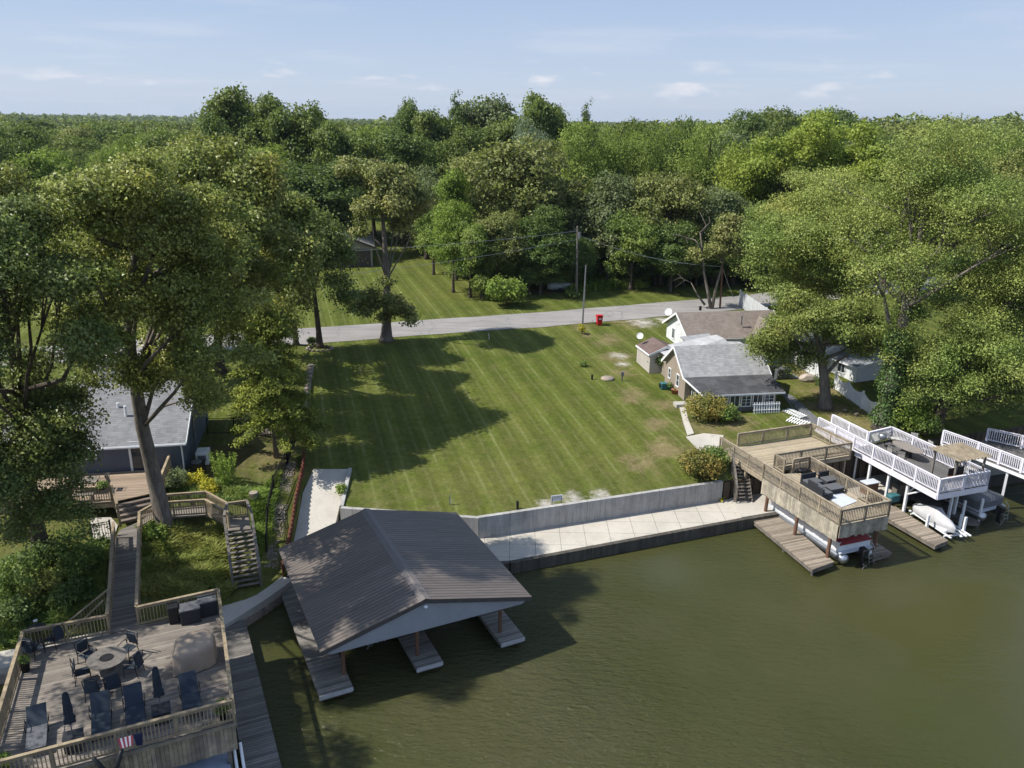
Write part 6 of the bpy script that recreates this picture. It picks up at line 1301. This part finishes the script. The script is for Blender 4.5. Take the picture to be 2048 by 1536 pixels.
# ================================================================== THE WOODS
protos = {}
def proto(kind, seed):
    k = (kind, seed)
    if k in protos: return protos[k]
    rg = np.random.default_rng(seed*17+3)
    if kind == 'round': bl = blobs_env(rg, 20, (0, 0, .55), (.36, .36, .45), lo=.4, hi=.8, rb=(.28, .42)); size, spr, nn, per = .021, .03, 620, 24
    elif kind == 'tall': bl = blobs_env(rg, 22, (0, 0, .54), (.24, .24, .46), lo=.4, hi=.85, rb=(.30, .46)); size, spr, nn, per = .019, .026, 620, 24
    elif kind == 'spire':
        bl = [(np.array([rg.uniform(-.16, .16)*(1.15-f), rg.uniform(-.16, .16)*(1.15-f), .25+.72*f]), .13*(1.12-f)+.02) for f in np.linspace(0, 1, 20)]; size, spr, nn, per = .019, .024, 560, 22
    else: bl = blobs_env(rg, 14, (0, 0, .52), (.40, .40, .46), lo=.3, hi=.75, rb=(.3, .5)); size, spr, nn, per = .015, .034, 800, 26
    cm = crown_mesh('wood_crown', bl, nn, per, spr, size, 'l_cotton', seed, 0.1); tm = trunk_mb(.9, .02, bl, seed, nlimb=9, n=6)
    a = np.zeros(len(cm.vertices)*3); cm.vertices.foreach_get('co', a); a = a.reshape(-1, 3); zt = np.percentile(a[:, 2], 99.3); rr = np.percentile(np.hypot(a[:, 0], a[:, 1]), 95); a /= np.array([rr, rr, zt]); cm.vertices.foreach_set('co', a.ravel()); cm.update()
    tm.v = [(x/rr, y/rr, z/zt) for x, y, z in tm.v]; protos[k] = (cm, tm.build('tmp', 'bark', None, True)); return protos[k]
crown_cache = {}
def wood_tree(x, y, h, wdt, kind, mat, seed, label, name='woodland_tree', group=None, z=None, rz=0):
    """h: height, wdt: crown half-width in metres"""
    me, tk = proto(kind, seed); half = 1.0
    key = (me.name, mat)
    if key not in crown_cache: c = me.copy(); c.materials.clear(); c.materials.append(M[mat]); crown_cache[key] = c
    t = thing(name, label, 'tree', (x, y, (T(x, y) if z is None else z)), rz, group); s_ = wdt/half; 
    c = link('crown', crown_cache[key], t); c.scale = (s_, s_, h); k = link('trunk', tk.data, t); k.scale = (s_, s_, h); return t
# hand placed crowns: px x, top py, half width px, distance, shape, leaves, label
HW = [(465, 190, 62, 150, 'tall', 'l_cotton', 'tallest dark cottonwood on the left of the skyline group'), (525, 203, 55, 146, 'tall', 'l_cotton', 'dark cottonwood second from the left in the skyline group'), (590, 222, 60, 143, 'tall', 'l_cotton', 'dark cottonwood middle of the left skyline group'), (640, 245, 45, 140, 'tall', 'l_cotton', 'dark cottonwood sloping down right of the skyline group'), (430, 238, 40, 138, 'tall', 'l_deep', 'shorter dark tree left of the tallest cottonwood'),
 (560, 330, 90, 124, 'round', 'l_deep', 'dark lower tree before the left cottonwood group'), (650, 330, 70, 128, 'tall', 'l_deep', 'dark tree behind the garage roof'), (500, 330, 70, 126, 'round', 'l_cotton', 'dark tree below the tallest cottonwood'),
 (812, 212, 30, 172, 'tall', 'l_deep', 'small dark pointed top left of centre skyline'), (870, 232, 48, 165, 'tall', 'l_cotton', 'dark rounded tree left of the paired skyline tops'), (912, 197, 34, 168, 'spire', 'l_deep', 'narrow dark top breaking the centre skyline'), (972, 207, 62, 172, 'tall', 'l_greyg', 'pale greyish cottonwood on the centre skyline'), (1075, 200, 46, 158, 'tall', 'l_cotton', 'bright sunlit cottonwood top right of centre skyline'), (1120, 222, 36, 162, 'tall', 'l_cotton', 'slender dark companion right of the sunlit cottonwood'), (1177, 214, 26, 168, 'spire', 'l_deep', 'isolated spiky top on the skyline right of centre'),
 (1010, 245, 50, 150, 'tall', 'l_cotton', 'mid green tree under the pale skyline cottonwood'), (920, 262, 60, 148, 'round', 'l_cotton', 'dark rounded tree below the narrow skyline top'), (740, 262, 60, 150, 'round', 'l_lime', 'light green crown left of centre below the horizon'), (690, 268, 60, 142, 'round', 'l_cotton', 'green crown right of the dark cottonwood group'), (800, 270, 60, 140, 'tall', 'l_deep', 'dark tree behind the tall roadside tree'), (1060, 255, 50, 138, 'soft', 'l_blue', 'silvery blue green crown in the middle woods'),
 (1050, 290, 98, 110, 'round', 'l_olive', 'big olive brown tree facing the road in the middle'), (935, 320, 62, 122, 'round', 'l_olive', 'olive tree left of the big olive brown tree'), (850, 345, 70, 125, 'soft', 'l_greyg', 'grey green willow like tree behind the roadside lawn'), (910, 348, 38, 108, 'tall', 'l_bright', 'bright yellow green tree at the lawn strip edge'), (905, 410, 48, 100, 'round', 'l_bright', 'bright low tree leaning over the lawn strip'), (865, 420, 40, 112, 'round', 'l_shrub', 'green low tree at the far end of lawn strip'), (940, 450, 40, 97, 'round', 'l_shrub', 'small tree with dead twigs at the woods corner'),
 (1165, 258, 68, 126, 'soft', 'l_lime', 'feathery yellow green tree right of the olive tree'), (1240, 272, 55, 128, 'soft', 'l_lime', 'feathery green tree right of centre, second in row'), (1310, 262, 60, 132, 'soft', 'l_lime', 'feathery green tree in row, left of dark gap'), (1425, 262, 68, 126, 'soft', 'l_lime', 'large feathery green tree left of golden trees'), (1365, 250, 38, 138, 'round', 'l_deep', 'dark small crown between feathery trees on skyline'), (1270, 250, 45, 170, 'round', 'l_cotton', 'dark rounded crown just under skyline right of spiky top'),
 (1225, 355, 70, 108, 'round', 'l_greyg', 'grey green tree above the woods gap'), (1335, 355, 75, 107, 'round', 'l_olive', 'dull olive tree right of the transformer pole'), (1440, 385, 60, 108, 'round', 'l_greyg', 'dull green tree behind the half dead tree'), (1150, 395, 45, 112, 'tall', 'l_deep', 'dark tree just behind transformer pole top'), (1270, 430, 48, 103, 'round', 'l_shrub', 'low leafy tree at the woods front right of pole'), (1350, 450, 50, 102, 'round', 'l_deep', 'dark low tree at the woods front behind the wires'), (1085, 420, 62, 100, 'round', 'l_deep', 'dark low tree in front of the big olive brown tree'), (1000, 430, 50, 99, 'round', 'l_olive', 'olive low tree with bare twigs near the bright bush'), (1480, 420, 55, 108, 'round', 'l_shrub', 'green tree at the road edge left of the maples'),
 (1500, 232, 60, 200, 'round', 'l_deep', 'dark rounded hilltop tree left of the golden trees'), (1560, 225, 60, 230, 'round', 'l_cotton', 'hilltop tree behind the golden trees'), (1660, 225, 60, 230, 'round', 'l_deep', 'dark hilltop tree behind the golden crown'), (1540, 270, 55, 120, 'round', 'l_cotton', 'green tree left of the golden roadside crowns'), (1500, 300, 60, 116, 'round', 'l_locust', 'yellow green tree right of large feathery tree'),
 (60, 300, 60, 150, 'round', 'l_cotton', 'rounded green tree at upper left in the near woods'), (150, 280, 60, 180, 'round', 'l_cotton', 'dome shaped green tree upper left below the far ridge'), (30, 285, 50, 130, 'round', 'l_deep', 'dark tree at the upper left frame edge'), (240, 300, 60, 160, 'round', 'l_olive', 'dull green tree upper left above the oaks'), (330, 275, 60, 150, 'round', 'l_cotton', 'tree left of the dark cottonwood group'), (290, 260, 55, 200, 'round', 'l_cotton', 'far rounded tree before the left ridge'), (200, 255, 50, 220, 'round', 'l_deep', 'dark far tree before the left ridge')]
used = []
for i, (x, y, wx, Y, kind, mt, lb) in enumerate(HW):
    top = PY(x, y, Y); k = (top-Vector((0, 0, CAM_H))).length/FPX; zb = T(top.x, Y); wm_ = wx*k*1.12
    wood_tree(top.x, Y, (top.z-zb)/(.98 if kind != 'spire' else 1.02), wm_, kind, mt, i % 3+1, lb, rz=i*1.3, group='trees of the woods'); used.append((top.x, Y, wm_*.8))
TONE = {'l_cotton': 'mid green', 'l_deep': 'dark green', 'l_olive': 'dull olive', 'l_lime': 'soft yellow green', 'l_greyg': 'greyish green', 'l_shrub': 'fresh green', 'l_bright': 'bright green'}
def wlab(mt, kind, x, Y, h):
    side = 'left of the garage' if x < -30 else 'behind the garage' if x < -8 else 'behind the lawn strip' if x < 4 else 'behind the transformer pole' if x < 22 else 'behind the white house' if x < 45 else 'behind the right trees'
    return TONE[mt]+{'round': ' rounded', 'soft': ' feathery', 'tall': ' upright'}[kind]+(' low' if h < 13 else '')+' crown in the '+('near' if Y < 135 else 'middle' if Y < 190 else 'far')+' woods '+side
rw_ = random.Random(12); cnt = 0; mats_ = ['l_cotton', 'l_cotton', 'l_deep', 'l_olive', 'l_lime', 'l_greyg', 'l_shrub', 'l_cotton', 'l_bright']
def edge_y(x): # front edge of the woods
    if x < -60: return 112
    if x < -24: return 126+(x+60)*0
    if x < -8: return 138
    if x < 4: return 100+(4-x)*1.6
    if x < 34: return 104+(x-4)*.25
    return 106+(x-34)*.5
tries = 0
while cnt < 215 and tries < 6000:
    tries += 1
    Y = 96+rw_.random()**1.25*190; x = rw_.uniform(-.72, .72)*Y
    if Y < edge_y(x)+3: continue
    if -26 < x < -6 and Y < 134: continue
    h = rw_.uniform(11, 18)*(1 if Y < 140 else 1.05); r_ = rw_.uniform(3.8, 6.0)
    if any((x-a)**2+(Y-b)**2 < (.62*(r_+c))**2 for a, b, c in used): continue
    pyt = 245+(CAM_H-(T(x, Y)+h))/Y*FPX
    if pyt < 262 and Y < 240: h -= (262-pyt)/FPX*Y
    if h < 9: continue
    used.append((x, Y, r_)); mt = rw_.choice(mats_)
    kd_ = rw_.choice(['round', 'round', 'soft', 'tall']); wood_tree(x, Y, h, r_, kd_, mt, rw_.randint(1, 3), wlab(mt, kd_, x, Y, h), group='packed green crowns of the woods', rz=rw_.uniform(0, 6.28)); cnt += 1
# low brush closing the woods edge at ground level
BR = []
for i in range(66):
    x = -5+(i % 33)*1.4+rw_.uniform(-.4, .4); Y = edge_y(x)-2.5+rw_.uniform(-1, 1.4)+(5 if i > 32 else 0)
    if 8 < x < 16: Y += 8
    BR.append((x, Y))
for i in range(22):
    a = P(992, 590, 4.5).lerp(P(842, 492, 4.5), (i % 11)/10); BR.append((a.x+rw_.uniform(-1.2, .6)+(3 if i > 10 else 0), a.y+rw_.uniform(-1, 1)))
for i in range(14): BR.append((34+i*2.3+rw_.uniform(-.5, .5), edge_y(34+i*2.3)+rw_.uniform(-1, 2)))
for i, (x, Y) in enumerate(BR):
    hs = rw_.uniform(3.5, 8); ms_ = rw_.choice(['l_deep', 'l_shrub', 'l_deep', 'l_cotton'])
    t = wood_tree(x, Y, hs, rw_.uniform(1.9, 3.1), 'round', ms_, i % 3+1, TONE[ms_]+(' low' if hs < 5.5 else ' taller')+' sapling at the foot of the woods '+('beside the lawn strip' if 66 <= i < 88 else 'behind the right hand trees' if i >= 88 else 'left of the trailer' if x < 3 else 'near the trailer and pole' if x < 12 else 'across the road from the shed' if x < 22 else 'behind the dead tree' if x < 32 else 'behind the white fence'), 'sapling', 'saplings along the woods edge', rz=i)
for o in list(COL.objects):
    if o.name.startswith('tmp'): bpy.data.objects.remove(o)
# --- far woods: one mass to the horizon
rg = np.random.default_rng(77); Pn, Nn, Sz = [], [], []
def far_band(y0, y1, n, hr, r0, per, sz, half=.8):
    Y = y0+(y1-y0)*rg.random(n)**.9; X = (rg.random(n)*2-1)*half*Y; Z = T_arr(X, Y)+np.clip((Y-300)/500, 0, 1)*2.2*(np.sin(X/170+1)+np.sin(X/61+Y/90)*.8+np.sin(X/29)*.35); h = rg.uniform(*hr, n); r = r0*rg.uniform(.7, 1.3, n); ii = np.repeat(np.arange(n), per); m = len(ii); d = unit(rg, m); d[:, 2] = abs(d[:, 2])*1.1-.15
    lump = 1+.16*np.sin(d[:, 0]*7+ii)*np.cos(d[:, 1]*6+ii*2); p = np.stack([X[ii], Y[ii], Z[ii]+h[ii]-r[ii]*.9], 1)+d*(r[ii]*lump)[:, None]*np.array([1, 1, .95]); Pn.append(p); Nn.append(d+rg.normal(size=(m, 3))*.45+np.array([0, 0, .2])); Sz.append(sz*(.7+.6*rg.random(m)))
far_band(205, 330, 600, (11, 19), 7.5, 300, 1.05); far_band(330, 800, 1300, (8, 17), 11, 170, 2.1); far_band(800, 2200, 2000, (13, 21), 14, 60, 4.2); far_band(2200, 6000, 1800, (17, 24), 30, 40, 11)
Pn = np.concatenate(Pn); Nn = np.concatenate(Nn); Sz = np.concatenate(Sz); V, Q = leaves(Pn, Nn, Sz, rg, .8); o = link('far_woods', quad_mesh('far_woods', V, Q, 'l_far')); tag(o, 'far woods running back to the horizon ridge', 'woods'); o['kind'] = 'stuff'

# ---- haze
hzb = MB().box((0, 3300, 60), (11000, 7600, 124)); hm = bpy.data.materials.new('haze_air'); hm.use_nodes = True; hn = hm.node_tree.nodes; hn.clear(); ho = hn.new('ShaderNodeOutputMaterial'); pv = hn.new('ShaderNodeVolumePrincipled')
pv.inputs['Color'].default_value = (.62, .76, .95, 1); pv.inputs['Density'].default_value = .00007; pv.inputs['Anisotropy'].default_value = .2; hm.node_tree.links.new(pv.outputs[0], ho.inputs['Volume'])
hb_ = hzb.build('haze', hm); hb_['kind'] = 'stuff'
